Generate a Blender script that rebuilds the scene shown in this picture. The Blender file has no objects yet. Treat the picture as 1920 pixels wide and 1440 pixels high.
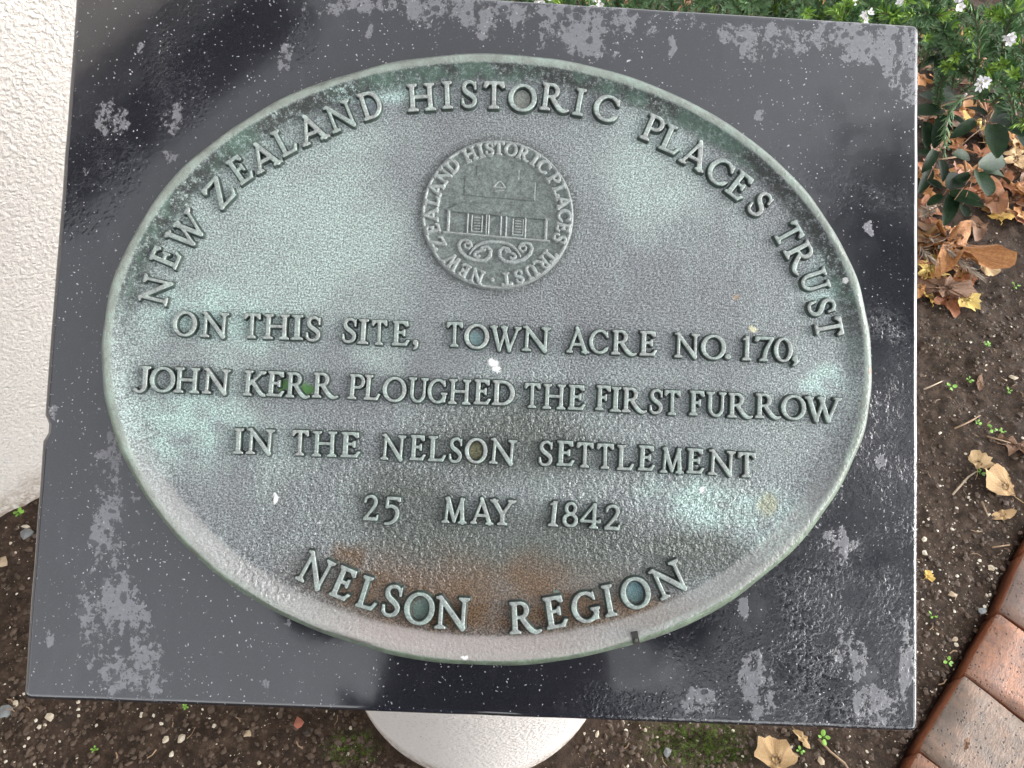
import bpy, bmesh, math, random
import numpy as np
from mathutils import Vector, Matrix

# ------------------------------------------------------------------ camera, sky, sun, exposure
SC = bpy.context.scene
COL = SC.collection
TILT = math.radians(30.0)
ZS = 0.68                                   # height of the middle of the slab
RCAM = np.array([[0.9986461, 0.0421566, 0.0304747],
                 [0.0440207, -0.9970210, -0.0633346],
                 [0.0277140, 0.0645904, -0.9975269]])
CAMS = np.array([0.00069268, -0.05969944, 0.53497013])      # camera in the slab's own frame
ct, st = math.cos(TILT), math.sin(TILT)
S2W = np.array([[1, 0, 0], [0, ct, -st], [0, st, ct]])
CW = S2W @ CAMS + np.array([0, 0, ZS])
FOC = 1450.0
AX = S2W @ RCAM.T
cam = bpy.data.cameras.new('camera'); cam.sensor_width = 36.0; cam.lens = FOC / 1920 * 36
cam.clip_start = 0.01; cam.clip_end = 600
camo = bpy.data.objects.new('camera', cam); COL.objects.link(camo)
M = Matrix.Identity(4)
for i in range(3):
    M[i][0] = AX[i, 0]; M[i][1] = -AX[i, 1]; M[i][2] = -AX[i, 2]; M[i][3] = CW[i]
camo.matrix_world = M
SC.camera = camo

SUN_EL, SUN_AZ = math.radians(24), math.radians(98)       # azimuth from +Y towards +X
w = bpy.data.worlds.new('World'); SC.world = w; w.use_nodes = True
nt = w.node_tree; nt.nodes.clear()
sky = nt.nodes.new('ShaderNodeTexSky'); sky.sky_type = 'NISHITA'; sky.sun_disc = False
sky.sun_elevation = SUN_EL; sky.sun_rotation = SUN_AZ
sky.air_density = 1.0; sky.dust_density = 1.0; sky.ozone_density = 1.0
hs = nt.nodes.new('ShaderNodeHueSaturation'); hs.inputs['Saturation'].default_value = 0.12
bg = nt.nodes.new('ShaderNodeBackground'); bg.inputs['Strength'].default_value = 0.15
wo = nt.nodes.new('ShaderNodeOutputWorld')
nt.links.new(sky.outputs[0], hs.inputs['Color']); nt.links.new(hs.outputs[0], bg.inputs[0]); nt.links.new(bg.outputs[0], wo.inputs[0])
sl = bpy.data.lights.new('sun', 'SUN'); sl.energy = 0.5; sl.angle = math.radians(40); sl.color = (1.0, 0.965, 0.92)
so = bpy.data.objects.new('sun', sl); COL.objects.link(so)
sd = Vector((math.sin(SUN_AZ) * math.cos(SUN_EL), math.cos(SUN_AZ) * math.cos(SUN_EL), math.sin(SUN_EL)))
so.rotation_euler = sd.to_track_quat('Z', 'Y').to_euler(); so.location = (0, 0, 8)
SC.view_settings.view_transform = 'Standard'; SC.view_settings.look = 'None'
SC.view_settings.exposure = 2.05; SC.view_settings.gamma = 1.0
SC.render.engine = 'CYCLES'

# ------------------------------------------------------------------ helpers
def slabpt(px, py, h=0.0):
    d = RCAM.T @ np.array([(px - 960) / FOC, (py - 720) / FOC, 1.0])
    return CAMS + d * (h - CAMS[2]) / d[2]
def gpt(px, py, z=0.0):
    d = AX @ np.array([(px - 960) / FOC, (py - 720) / FOC, 1.0])
    return CW + d * (z - CW[2]) / d[2]
def imgpt(p):
    q = AX.T @ (np.asarray(p, float) - CW)
    return 960 + FOC * q[0] / q[2], 720 + FOC * q[1] / q[2], q[2]

def smooth(me, on=True):
    me.polygons.foreach_set('use_smooth', [on] * len(me.polygons)); me.update()
def mesh_obj(name, verts, faces, mat=None, parent=None, sm=False, mats=None, midx=None):
    me = bpy.data.meshes.new(name)
    me.from_pydata([tuple(map(float, v)) for v in verts], [], [tuple(map(int, f)) for f in faces])
    for m_ in (mats or ([mat] if mat else [])): me.materials.append(m_)
    if midx is not None: me.polygons.foreach_set('material_index', midx)
    smooth(me, sm)
    return link(name, me, parent)
def link(name, me, parent=None):
    o = bpy.data.objects.new(name, me); COL.objects.link(o)
    if parent: o.parent = parent
    return o
def empty(name, loc=(0, 0, 0), rot=(0, 0, 0), parent=None):
    o = bpy.data.objects.new(name, None); COL.objects.link(o); o.location = loc; o.rotation_euler = rot
    o.empty_display_size = 0.05
    if parent: o.parent = parent
    return o
def tag(o, label=None, cat=None, group=None, kind=None):
    if label: o['label'] = label
    if cat: o['category'] = cat
    if group: o['group'] = group
    if kind: o['kind'] = kind
    return o
class MB:
    """collects pieces of one mesh"""
    def __init__(s): s.v = []; s.f = []
    def add(s, v, f):
        n = len(s.v); s.v += [tuple(map(float, p)) for p in v]; s.f += [tuple(i + n for i in q) for q in f]
    def box(s, lo, hi):
        x0, y0, z0 = lo; x1, y1, z1 = hi
        s.add([(x0,y0,z0),(x1,y0,z0),(x1,y1,z0),(x0,y1,z0),(x0,y0,z1),(x1,y0,z1),(x1,y1,z1),(x0,y1,z1)],
              [(0,3,2,1),(4,5,6,7),(0,1,5,4),(1,2,6,5),(2,3,7,6),(3,0,4,7)])
    def tube(s, pts, rad, k=6):
        pts = [Vector(p) for p in pts]; n = len(s.v); N = len(pts)
        rad = rad if hasattr(rad, '__len__') else [rad] * N
        up = Vector((0.31, 0.17, 0.93))
        for i, p in enumerate(pts):
            t = (pts[min(i + 1, N - 1)] - pts[max(i - 1, 0)]).normalized()
            a = t.cross(up)
            if a.length < 1e-3: a = t.cross(Vector((1, 0, 0)))
            a.normalize(); b = t.cross(a)
            for j in range(k):
                an = 2 * math.pi * j / k
                s.v.append(tuple(p + (a * math.cos(an) + b * math.sin(an)) * rad[i]))
        for i in range(N - 1):
            for j in range(k):
                s.f.append((n + i*k + j, n + i*k + (j+1) % k, n + (i+1)*k + (j+1) % k, n + (i+1)*k + j))
        s.f.append(tuple(n + j for j in range(k))[::-1]); s.f.append(tuple(n + (N-1)*k + j for j in range(k)))
    def build(s, name, mat, parent=None, sm=False): return mesh_obj(name, s.v, s.f, mat, parent, sm)

# ------------------------------------------------------------------ material kit
class NT:
    def __init__(s, name, disp=None):
        s.m = bpy.data.materials.new(name); s.m.use_nodes = True; s.t = s.m.node_tree; s.t.nodes.clear()
        s.out = s.n('ShaderNodeOutputMaterial'); s.b = s.n('ShaderNodeBsdfPrincipled'); s.l(s.b.outputs[0], s.out.inputs[0])
        s.tc = s.n('ShaderNodeTexCoord'); s.P = s.tc.outputs['Object']
    def n(s, t, **k):
        nd = s.t.nodes.new(t)
        for a, v in k.items(): setattr(nd, a, v)
        return nd
    def l(s, a, b): s.t.links.new(a, b)
    def put(s, sock, v):
        if isinstance(v, bpy.types.NodeSocket): s.l(v, sock)
        elif isinstance(v, (tuple, list)) and len(v) == 3 and len(sock.default_value) == 4: sock.default_value = (*v, 1)
        else: sock.default_value = v
    def m_(s, op, a, b=0.0, c=None, clamp=False):
        nd = s.n('ShaderNodeMath', operation=op, use_clamp=clamp); s.put(nd.inputs[0], a); s.put(nd.inputs[1], b)
        if c is not None: s.put(nd.inputs[2], c)
        return nd.outputs[0]
    def add(s, a, b): return s.m_('ADD', a, b)
    def mul(s, a, b): return s.m_('MULTIPLY', a, b)
    def vm(s, op, a, b):
        nd = s.n('ShaderNodeVectorMath', operation=op); s.put(nd.inputs[0], a); s.put(nd.inputs[1], b)
        return nd.outputs['Value'] if op in ('LENGTH', 'DOT_PRODUCT', 'DISTANCE') else nd.outputs[0]
    def noise(s, sc, det=3, rough=0.55, vec=None, col=False, dist=0.0):
        nd = s.n('ShaderNodeTexNoise'); s.l(vec or s.P, nd.inputs['Vector'])
        nd.inputs['Scale'].default_value = sc; nd.inputs['Detail'].default_value = det
        nd.inputs['Roughness'].default_value = rough; nd.inputs['Distortion'].default_value = dist
        return nd.outputs['Color' if col else 'Fac']
    def vor(s, sc, feat='F1', out='Distance', vec=None, rnd=1.0):
        nd = s.n('ShaderNodeTexVoronoi', feature=feat); s.l(vec or s.P, nd.inputs['Vector'])
        nd.inputs['Scale'].default_value = sc; nd.inputs['Randomness'].default_value = rnd
        return nd.outputs[out]
    def step(s, v, a, b, lo=0.0, hi=1.0):
        nd = s.n('ShaderNodeMapRange', interpolation_type='SMOOTHSTEP'); s.put(nd.inputs[0], v)
        for i, q in zip((1, 2, 3, 4), (a, b, lo, hi)): s.put(nd.inputs[i], q)
        return nd.outputs[0]
    def mix(s, f, a, b, mode='MIX'):
        nd = s.n('ShaderNodeMix', data_type='RGBA', blend_type=mode)
        s.put(nd.inputs[0], f); s.put(nd.inputs[6], a); s.put(nd.inputs[7], b)
        return nd.outputs[2]
    def ramp(s, f, stops):
        nd = s.n('ShaderNodeValToRGB'); s.put(nd.inputs[0], f); e = nd.color_ramp.elements
        while len(e) < len(stops): e.new(0.5)
        for i, (p, c) in enumerate(stops): e[i].position = p; e[i].color = (*c, 1)
        return nd.outputs[0]
    def scale(s, v, sc, off=(0, 0, 0), rot=(0, 0, 0)):
        nd = s.n('ShaderNodeMapping'); s.l(v, nd.inputs[0]); nd.inputs['Scale'].default_value = sc
        nd.inputs['Location'].default_value = off; nd.inputs['Rotation'].default_value = rot
        return nd.outputs[0]
    def warp(s, amt, sc, det=3):
        c = s.noise(sc, det, col=True); v = s.vm('SUBTRACT', c, (0.5, 0.5, 0.5)); v = s.vm('MULTIPLY', v, (amt,) * 3)
        return s.vm('ADD', s.P, v)
    def blob(s, vec, cx, cy, rx, ry, soft=0.5, rot=0.0):
        """1 inside an ellipse on the xy plane of the object, falling to 0 outside"""
        v = s.vm('SUBTRACT', vec, (cx, cy, 0))
        if rot: v = s.scale(v, (1, 1, 1), rot=(0, 0, rot))
        v = s.vm('MULTIPLY', v, (1 / rx, 1 / ry, 0)); d = s.vm('LENGTH', v, (0, 0, 0))
        return s.step(d, 1 - soft, 1 + soft, 1, 0)
    def many(s, lst, vec, rot=0.0):
        acc = None
        for q in lst:
            b = s.blob(vec, *q); acc = b if acc is None else s.m_('MAXIMUM', acc, b)
        return acc
    def bump(s, h, strength=1.0, dist=0.001, nrm=None):
        nd = s.n('ShaderNodeBump'); s.put(nd.inputs['Height'], h); nd.inputs['Strength'].default_value = strength
        nd.inputs['Distance'].default_value = dist
        if nrm is not None: s.l(nrm, nd.inputs['Normal'])
        return nd.outputs[0]
    def fin(s, color=None, rough=None, metal=None, normal=None, spec=None, **k):
        if color is not None: s.put(s.b.inputs['Base Color'], color)
        if rough is not None: s.put(s.b.inputs['Roughness'], rough)
        if metal is not None: s.put(s.b.inputs['Metallic'], metal)
        if spec is not None: s.put(s.b.inputs['Specular IOR Level'], spec)
        if normal is not None: s.l(normal, s.b.inputs['Normal'])
        for a, v in k.items(): s.put(s.b.inputs[a.replace('_', ' ')], v)
        return s.m

def pxb(px, py, rx, ry, h=0.0, soft=0.5):
    """a patch on the slab: centre and radii measured on the stone (0.37 mm per unit)"""
    q = slabpt(px, py, h); k = (CAMS[2] - h) / FOC
    return (float(q[0]), float(q[1]), rx * k, ry * k, soft)

# ---- polished granite with rain water, lime bloom and flecks
def mat_granite():
    s = NT('black_granite')
    wp = s.warp(0.012, 60, 4); wpb = s.warp(0.05, 14, 3)
    flk = s.vor(330, vec=s.scale(wp, (1, 1, 1)))
    flc = s.n('ShaderNodeSeparateColor'); s.l(s.vor(330, out='Color', vec=wp), flc.inputs[0])
    big = s.m_('GREATER_THAN', flc.outputs[0], 0.42)
    dens = s.step(s.noise(16, 2), 0.35, 0.7)
    fleck = s.mul(s.mul(s.step(s.add(flk, s.mul(s.m_('SUBTRACT', s.noise(900, 3), 0.5), 0.5)), 0.06, 0.20, 1, 0), big), s.add(0.3, dens))
    base = s.ramp(s.noise(900, 4, 0.7), [(0.3, (0.006, 0.006, 0.008)), (0.62, (0.016, 0.017, 0.022)), (0.8, (0.052, 0.053, 0.063))])
    base = s.mix(s.mul(s.step(s.noise(5, 3), 0.4, 0.75), 0.3), base, (0.030, 0.029, 0.038))
    base = s.mix(s.mul(s.step(s.noise(1500, 3, 0.8), 0.60, 0.68), 0.5), base, (0.11, 0.11, 0.125))
    smear = s.step(s.noise(22, 5, 0.7, vec=s.scale(s.warp(0.02, 30), (1.6, .45, 1))), 0.52, 0.72)
    base = s.mix(s.mul(smear, 0.45), base, (0.036, 0.035, 0.042))
    # lime bloom: where it grows
    reg = s.many([pxb(1010, 22, 300, 42), pxb(1100, 50, 130, 50), pxb(760, 5, 180, 30), pxb(1500, 62, 240, 34), pxb(1660, 75, 90, 60),
                  pxb(1412, 88, 48, 44, 0, .3), pxb(1690, 110, 40, 90)], wpb)
    streak = s.many([pxb(212, 900, 45, 90), pxb(222, 1010, 32, 60), pxb(225, 1110, 48, 80), pxb(262, 1200, 40, 90), pxb(185, 1170, 42, 100),
                     pxb(275, 1275, 55, 55), pxb(195, 1260, 40, 60), pxb(195, 980, 20, 90)], wpb)
    spots = s.many([pxb(210, 225, 34, 40), pxb(322, 220, 26, 32), pxb(535, 110, 16, 40), pxb(265, 92, 10, 16), pxb(180, 60, 8, 12), pxb(162, 315, 8, 16),
                    pxb(322, 295, 16, 16), pxb(100, 770, 14, 20), pxb(695, 60, 10, 26), pxb(1630, 430, 14, 18), pxb(1650, 865, 12, 16),
                    pxb(528, 1165, 18, 12), pxb(92, 1195, 10, 22), pxb(498, 1290, 12, 20), pxb(1260, 85, 10, 26), pxb(1425, 215, 14, 12),
                    pxb(1570, 1020, 40, 45), pxb(1395, 1140, 12, 24), pxb(1420, 1290, 45, 80), pxb(1585, 1240, 40, 60), pxb(1640, 1320, 50, 50), pxb(1310, 1310, 50, 30),
                    pxb(1700, 1240, 14, 110)], wp)
    sub = lambda x, k: s.mul(s.m_('SUBTRACT', x, 0.5), k)
    n1 = s.add(sub(s.noise(34, 4, 0.55), 1.4), sub(s.noise(130, 7, 0.75, vec=s.warp(0.004, 200)), 1.9))
    n2 = s.add(sub(s.noise(50, 4, 0.6, vec=s.scale(s.warp(0.01, 60), (1.7, .5, 1))), 1.7), sub(s.noise(170, 7, 0.75, vec=s.warp(0.004, 200)), 1.7))
    holes = s.m_('MULTIPLY', s.step(s.vor(95, vec=wp), 0.22, 0.32), s.step(s.vor(260, vec=wp), 0.10, 0.2))
    m1 = s.step(s.add(s.mul(reg, 0.64), n2), 0.54, 0.66)
    m2 = s.step(s.add(s.mul(streak, 0.64), n2), 0.60, 0.68)
    m3 = s.step(s.add(s.mul(spots, 0.64), n2), 0.56, 0.70)
    fsz = s.add(0.5, s.noise(200, 2))
    lime = s.mul(s.m_('MAXIMUM', s.m_('MAXIMUM', m1, m2), m3), s.add(0.15, s.mul(holes, 0.85)))
    col = s.mix(lime, base, s.ramp(s.noise(500, 3), [(0.3, (0.085, 0.086, 0.098)), (0.7, (0.135, 0.137, 0.152))]))
    col = s.mix(fleck, col, (0.40, 0.40, 0.43))
    # water: wet beads on the lower right, on the upper left band, elsewhere a thin film
    wet = s.many([pxb(1560, 1200, 230, 240), pxb(1640, 950, 120, 260), pxb(1640, 700, 70, 120), pxb(1250, 1330, 200, 30)], wpb)
    wet2 = s.many([pxb(1380, 130, 50, 140), pxb(1560, 370, 200, 36), pxb(1450, 330, 120, 60), pxb(330, 150, 60, 120), pxb(160, 370, 70, 60), pxb(210, 300, 60, 80), pxb(560, 60, 30, 80)], wpb)
    wet = s.m_('MAXIMUM', wet, s.mul(wet2, 0.22))
    bd = s.noise(210, 4, 0.65, vec=s.warp(0.003, 200)); bd2 = s.vor(230, vec=s.warp(0.003, 260))
    beads = s.add(s.mul(s.step(bd, 0.44, 0.60), 0.55), s.mul(s.step(bd2, 0.18, 0.42, 1, 0), 0.8))
    ripple = s.noise(26, 3, 0.5)
    wetm = s.mul(wet, s.step(s.noise(24, 3), 0.32, 0.62))
    h = s.add(s.mul(beads, s.mul(wetm, 1.0)), s.mul(lime, 0.25))
    h = s.add(h, s.mul(fleck, 0.1))
    nrm = s.bump(h, 0.5, 0.0005)
    nrm = s.bump(s.add(ripple, s.mul(s.noise(700, 2), 0.01)), 0.12, 0.0008, nrm)
    rough = s.add(s.mul(lime, 0.3), s.add(0.035, s.mul(s.noise(30, 3), 0.09)))
    return s.fin(col, rough, 0.0, nrm, 0.5, IOR=1.85)

# ---- weathered bronze
def bronze_colour(s, wpb, wp):
    big = s.noise(7, 4, 0.6, vec=wpb); mid = s.noise(38, 4, 0.65)
    H = 0.004
    green = s.many([pxb(480, 480, 250, 210, H), pxb(330, 700, 140, 170, H), pxb(430, 830, 160, 80, H), pxb(640, 420, 120, 140, H), pxb(560, 250, 170, 60, H),
                    pxb(700, 640, 60, 60, H), pxb(1220, 330, 90, 130, H)], wpb)
    teal = s.many([pxb(1300, 925, 90, 45, H, .45), pxb(1400, 960, 110, 50, H), pxb(1550, 530, 45, 60, H, .4), pxb(1540, 725, 45, 25, H),
                   pxb(400, 590, 120, 50, H), pxb(360, 790, 100, 60, H), pxb(700, 165, 120, 18, H), pxb(1440, 1000, 110, 60, H)], wpb)
    dark = s.many([pxb(960, 830, 170, 70, H), pxb(1000, 1020, 260, 70, H), pxb(860, 1010, 200, 60, H), pxb(1300, 1040, 120, 50, H), pxb(760, 960, 100, 90, H)], wpb)
    rust = s.many([pxb(880, 1150, 240, 44, H, .6), pxb(900, 1100, 260, 50, H, .8), pxb(700, 1110, 110, 34, H), pxb(1120, 1145, 180, 34, H, .6), pxb(650, 1060, 40, 30, H)], wpb)
    base = s.ramp(big, [(0.3, (0.145, 0.147, 0.158)), (0.5, (0.172, 0.186, 0.190)), (0.68, (0.215, 0.242, 0.240))])
    run = s.step(s.noise(26, 5, 0.65, vec=s.scale(wpb, (1.5, .4, 1))), 0.48, 0.66)
    base = s.mix(s.mul(run, 0.24), base, (0.25, 0.30, 0.285))
    base = s.mix(s.mul(green, s.step(s.add(big, s.mul(mid, .4)), 0.4, 0.9)), base, (0.275, 0.335, 0.318))
    base = s.mix(s.mul(teal, s.step(mid, 0.3, 0.65)), base, (0.31, 0.41, 0.385))
    base = s.mix(s.mul(dark, 0.85), base, (0.088, 0.098, 0.088))
    base = s.mix(s.mul(rust, s.step(s.noise(30, 4), 0.0, 0.6)), base, (0.125, 0.082, 0.052))
    return base, green, dark, rust, teal

def mat_bronze_plate():
    s = NT('bronze_plate'); wp = s.warp(0.004, 200); wpb = s.warp(0.04, 18, 3)
    base, green, dark, rust, teal = bronze_colour(s, wpb, wp)
    H = 0.004
    gr = s.noise(850, 4, 0.78)
    spk = s.step(gr, 0.36, 0.66)
    base = s.mix(1.0, base, s.ramp(spk, [(0, (0.34, 0.34, 0.35)), (0.5, (0.95, 0.95, 0.95)), (1, (1.9, 1.95, 1.93))]), 'MULTIPLY')
    fl = s.vor(420); 
    wh = s.mul(s.step(fl, 0.06, 0.14, 1, 0), s.m_('GREATER_THAN', s.noise(260, 2), 0.62))
    base = s.mix(s.mul(wh, 0.8), base, (0.62, 0.66, 0.64))
    # grime in the fillet under the upper rim; the lower one is painted bright as it faces the sky
    el = s.vm('SUBTRACT', s.warp(0.0015, 120, 3), (0.0015, -0.0036, 0)); el = s.scale(el, (1, 1, 1), rot=(0, 0, -0.0129))
    def inset(d, soft=0.0012):      # 1 outside the oval that lies d in from the edge
        r_ = s.vm('LENGTH', s.vm('MULTIPLY', el, (1 / (0.2671 - d), 1 / (0.213 - d), 0)), (0, 0, 0)); return s.step(r_, 1 - soft / .2, 1 + soft / .2)
    inv = lambda x: s.m_('SUBTRACT', 1.0, x)
    sep = s.n('ShaderNodeSeparateXYZ'); s.l(s.P, sep.inputs[0])
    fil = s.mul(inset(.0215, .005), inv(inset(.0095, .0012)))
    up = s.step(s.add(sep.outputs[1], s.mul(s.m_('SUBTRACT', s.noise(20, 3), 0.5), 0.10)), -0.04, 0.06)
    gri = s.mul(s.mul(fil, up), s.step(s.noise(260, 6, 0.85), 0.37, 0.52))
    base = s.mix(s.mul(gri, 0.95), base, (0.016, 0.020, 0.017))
    gg = s.mul(s.mul(fil, up), s.step(s.noise(34, 3), 0.48, 0.62))
    base = s.mix(s.mul(gg, 0.4), base, (0.09, 0.17, 0.13))
    rimm = inset(.0093, .0008)
    base = s.mix(s.mul(rimm, 0.9), base, s.ramp(s.noise(70, 4, .7), [(0.3, (0.15, 0.17, 0.145)), (0.5, (0.22, 0.25, 0.22)), (0.7, (0.26, 0.33, 0.285))]))
    low = s.mul(s.mul(inset(.0200, .002), inv(inset(.0055, .0006))), s.step(sep.outputs[1], -0.14, -0.05, 1, 0))
    edge = s.mul(inset(.0052, .0005), s.step(sep.outputs[1], -0.10, -0.02, 1, 0))  # greenish outer bevel, its lower half painted darker because it faces down
    base = s.mix(s.mul(edge, 0.85), base, s.ramp(s.noise(90, 5, .75, vec=s.scale(s.P, (1, 1, .2))), [(0.35, (0.11, 0.12, 0.085)), (0.5, (0.15, 0.20, 0.14)), (0.65, (0.24, 0.30, 0.22))]))
    base = s.mix(s.mul(low, 0.6), base, s.ramp(s.noise(600, 3, .7), [(0.35, (0.27, 0.27, 0.26)), (0.6, (0.38, 0.38, 0.37))]))
    pink = s.mul(low, s.blob(wpb, *pxb(860, 1205, 260, 60, H)))
    base = s.mix(s.mul(pink, 0.45), base, (0.33, 0.27, 0.25))
    # dark mottled ring round the medallion
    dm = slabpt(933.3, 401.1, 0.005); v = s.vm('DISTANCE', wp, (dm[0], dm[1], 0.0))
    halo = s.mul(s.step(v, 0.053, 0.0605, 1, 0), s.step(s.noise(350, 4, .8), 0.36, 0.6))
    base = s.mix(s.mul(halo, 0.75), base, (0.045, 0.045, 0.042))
    # small marks with a shape of their own
    for (px, py, rx, ry, c) in [(925, 680, 9, 7, (0.85,) * 3), (932, 692, 7, 5, (0.85,) * 3), (517, 935, 5, 9, (0.85,) * 3), (1318, 918, 6, 7, (0.8,) * 3),
                                (1581, 527, 4, 5, (0.7,) * 3), (1411, 617, 7, 7, (0.55, 0.52, 0.33)), (1627, 695, 5, 7, (0.33, 0.10, 0.03)),
                                (530, 722, 9, 14, (0.07, 0.22, 0.03)), (574, 731, 15, 11, (0.08, 0.24, 0.04)), (1382, 557, 7, 4, (0.35, 0.22, 0.10)),
                                (890, 848, 16, 22, (0.33, 0.30, 0.12)), (1440, 945, 18, 22, (0.30, 0.29, 0.14)), (600, 980, 4, 3, (0.6,) * 3), (1043, 1110, 4, 3, (.15, .36, .32)),
                                (790, 1141, 17, 20, (0.13, 0.30, 0.29)), (1192, 1108, 18, 22, (0.07, 0.28, 0.33)), (891, 640, 14, 18, (0.2, 0.40, 0.40)),
                                (698, 205, 18, 20, (0.20, 0.26, 0.30)), (872, 1232, 6, 4, (.85,) * 3), (695, 95, 60, 8, (.15, .4, .28)), (979, 190, 16, 24, (.26, .26, .2))]:
        b = s.blob(s.warp(0.006, 240, 4), *pxb(px, py, rx, ry, H, 0.35)); base = s.mix(s.mul(b, 0.85 if max(c) > .5 or max(c) < .3 and rx < 16 else .42), base, c)
    # cast skin: a lumpy orange peel, swollen by the rain film in the lower half
    g1 = s.noise(430, 3, 0.6); g2 = s.noise(270, 2, 0.5, vec=wp)
    lower = s.many([pxb(700, 950, 240, 170, H), pxb(950, 800, 260, 90, H), pxb(560, 1060, 120, 70, H), pxb(1230, 960, 250, 110, H)], wpb)
    h = s.add(s.mul(g1, 0.8), s.mul(s.mul(s.step(g2, 0.38, 0.60), lower), 0.8))
    pud = s.blob(s.warp(0.006, 120, 3), *pxb(905, 1165, 200, 30, H, 0.25))
    h = s.mul(h, s.m_('SUBTRACT', 1.0, s.mul(pud, 0.9)))
    nrm = s.bump(h, 1.0, 0.0010)
    rough = s.add(0.34, s.mul(s.add(green, teal), 0.22)); rough = s.m_('SUBTRACT', rough, s.mul(s.add(pud, s.mul(lower, .4)), 0.22))
    return s.fin(base, rough, 0.12, nrm, 0.5)

def mat_bronze_letter(pale=False, disc=False):
    s = NT('bronze_disc' if disc else ('bronze_medallion' if pale else 'bronze_letter')); s.P = s.vm('ADD', s.P, (0, 0, 0))
    oi = s.n('ShaderNodeObjectInfo')
    c = s.ramp(s.noise(170, 4, 0.7), [(0.35, (0.20, 0.205, 0.20)), (0.5, (0.285, 0.30, 0.29)), (0.64, (0.35, 0.41, 0.38))] if not pale else
               [(0.35, (0.20, 0.215, 0.21)), (0.6, (0.26, 0.285, 0.278)), (0.7, (0.29, 0.34, 0.325))])
    rnd = s.mix(s.mul(oi.outputs['Random'], 0.35 if not pale else 0.0), c, (0.16, 0.24, 0.215))
    g = s.step(s.noise(800, 3, .7), 0.35, 0.65)
    c = s.mix(1.0, rnd, s.ramp(g, [(0, (0.72,) * 3), (1, (1.22, 1.24, 1.23))]), 'MULTIPLY')
    # pale worn faces; flanks and foot darkened by height, shade painted in with grime
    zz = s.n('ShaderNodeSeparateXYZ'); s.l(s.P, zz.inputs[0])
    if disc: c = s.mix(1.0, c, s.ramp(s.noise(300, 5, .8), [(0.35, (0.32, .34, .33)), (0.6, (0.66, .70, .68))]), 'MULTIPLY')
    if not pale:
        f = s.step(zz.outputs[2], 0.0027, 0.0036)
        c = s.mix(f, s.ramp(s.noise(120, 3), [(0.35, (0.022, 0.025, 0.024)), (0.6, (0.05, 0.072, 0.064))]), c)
    nrm = s.bump(s.noise(700, 3, 0.6), 0.45, 0.0004)
    return s.fin(c, 0.46, 0.2, nrm, 0.5)

def mat_stucco(name, col, sc, dist):
    s = NT(name); wp = s.warp(0.01, 40)
    v = s.noise(sc, 4, 0.55); v2 = s.noise(sc * 2.6, 3, 0.6)
    h = s.add(s.step(v, 0.3, 0.72), s.mul(v2, 0.35))
    sep = s.n('ShaderNodeSeparateXYZ'); s.l(s.P, sep.inputs[0])
    dirt = s.mul(s.step(s.add(sep.outputs[2], s.mul(s.m_('SUBTRACT', s.noise(14, 4), 0.5), 0.10)), 0.0, 0.09, 1, 0), s.step(s.noise(120, 4, .7), 0.33, 0.6))
    c = s.ramp(s.noise(4, 4, 0.6), [(0.3, tuple(x * 0.94 for x in col)), (0.7, col)])
    c = s.mix(s.step(v, 0.40, 0.30), c, tuple(x * 0.72 for x in col))
    c = s.mix(s.mul(dirt, 0.75), c, (0.28, 0.19, 0.12))
    pit = s.mul(s.step(s.vor(130, vec=s.warp(0.006, 150)), 0.10, 0.20, 1, 0), s.m_('GREATER_THAN', s.noise(75, 3), 0.54 if sc < 229 else 0.49))
    c = s.mix(s.mul(pit, 0.3 if sc < 229 else 0.6), c, (0.20, 0.17, 0.15))
    return s.fin(c, 0.85, 0, s.bump(h, 1.0, dist), 0.25)

def mat_soil():
    s = NT('soil'); 
    c = s.ramp(s.noise(60, 6, 0.75), [(0.3, (0.010, 0.006, 0.004)), (0.5, (0.050, 0.032, 0.021)), (0.66, (0.10, 0.066, 0.045)), (0.8, (0.16, 0.11, 0.075))])
    c = s.mix(s.mul(s.step(s.noise(9, 4), 0.45, 0.7), 0.45), c, (0.060, 0.040, 0.031))
    v = s.vor(170); vc = s.n('ShaderNodeSeparateColor'); s.l(s.vor(170, out='Color'), vc.inputs[0])
    g = s.mul(s.step(v, 0.12, 0.26, 1, 0), s.m_('GREATER_THAN', vc.outputs[0], 0.92))
    c = s.mix(s.mul(g, .75), c, (0.34, 0.28, 0.20))
    moss = s.many([(*gpt(1310, 1390)[:2].tolist(), 0.06, 0.035, .5), (*gpt(660, 1400)[:2].tolist(), 0.03, 0.02, .5)], s.warp(0.03, 30))
    mm = s.mul(moss, s.step(s.noise(160, 5, .8), 0.45, 0.6))
    c = s.mix(s.mul(mm, 0.8), c, s.ramp(s.noise(300, 3), [(0.3, (0.05, 0.10, 0.012)), (0.7, (0.16, 0.26, 0.04))]))
    h = s.add(s.noise(130, 6, 0.75), s.mul(g, 0.4))
    return s.fin(c, s.add(0.5, s.mul(s.noise(40, 3), 0.5)), 0, s.bump(h, 1.0, 0.006), 0.22)

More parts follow.
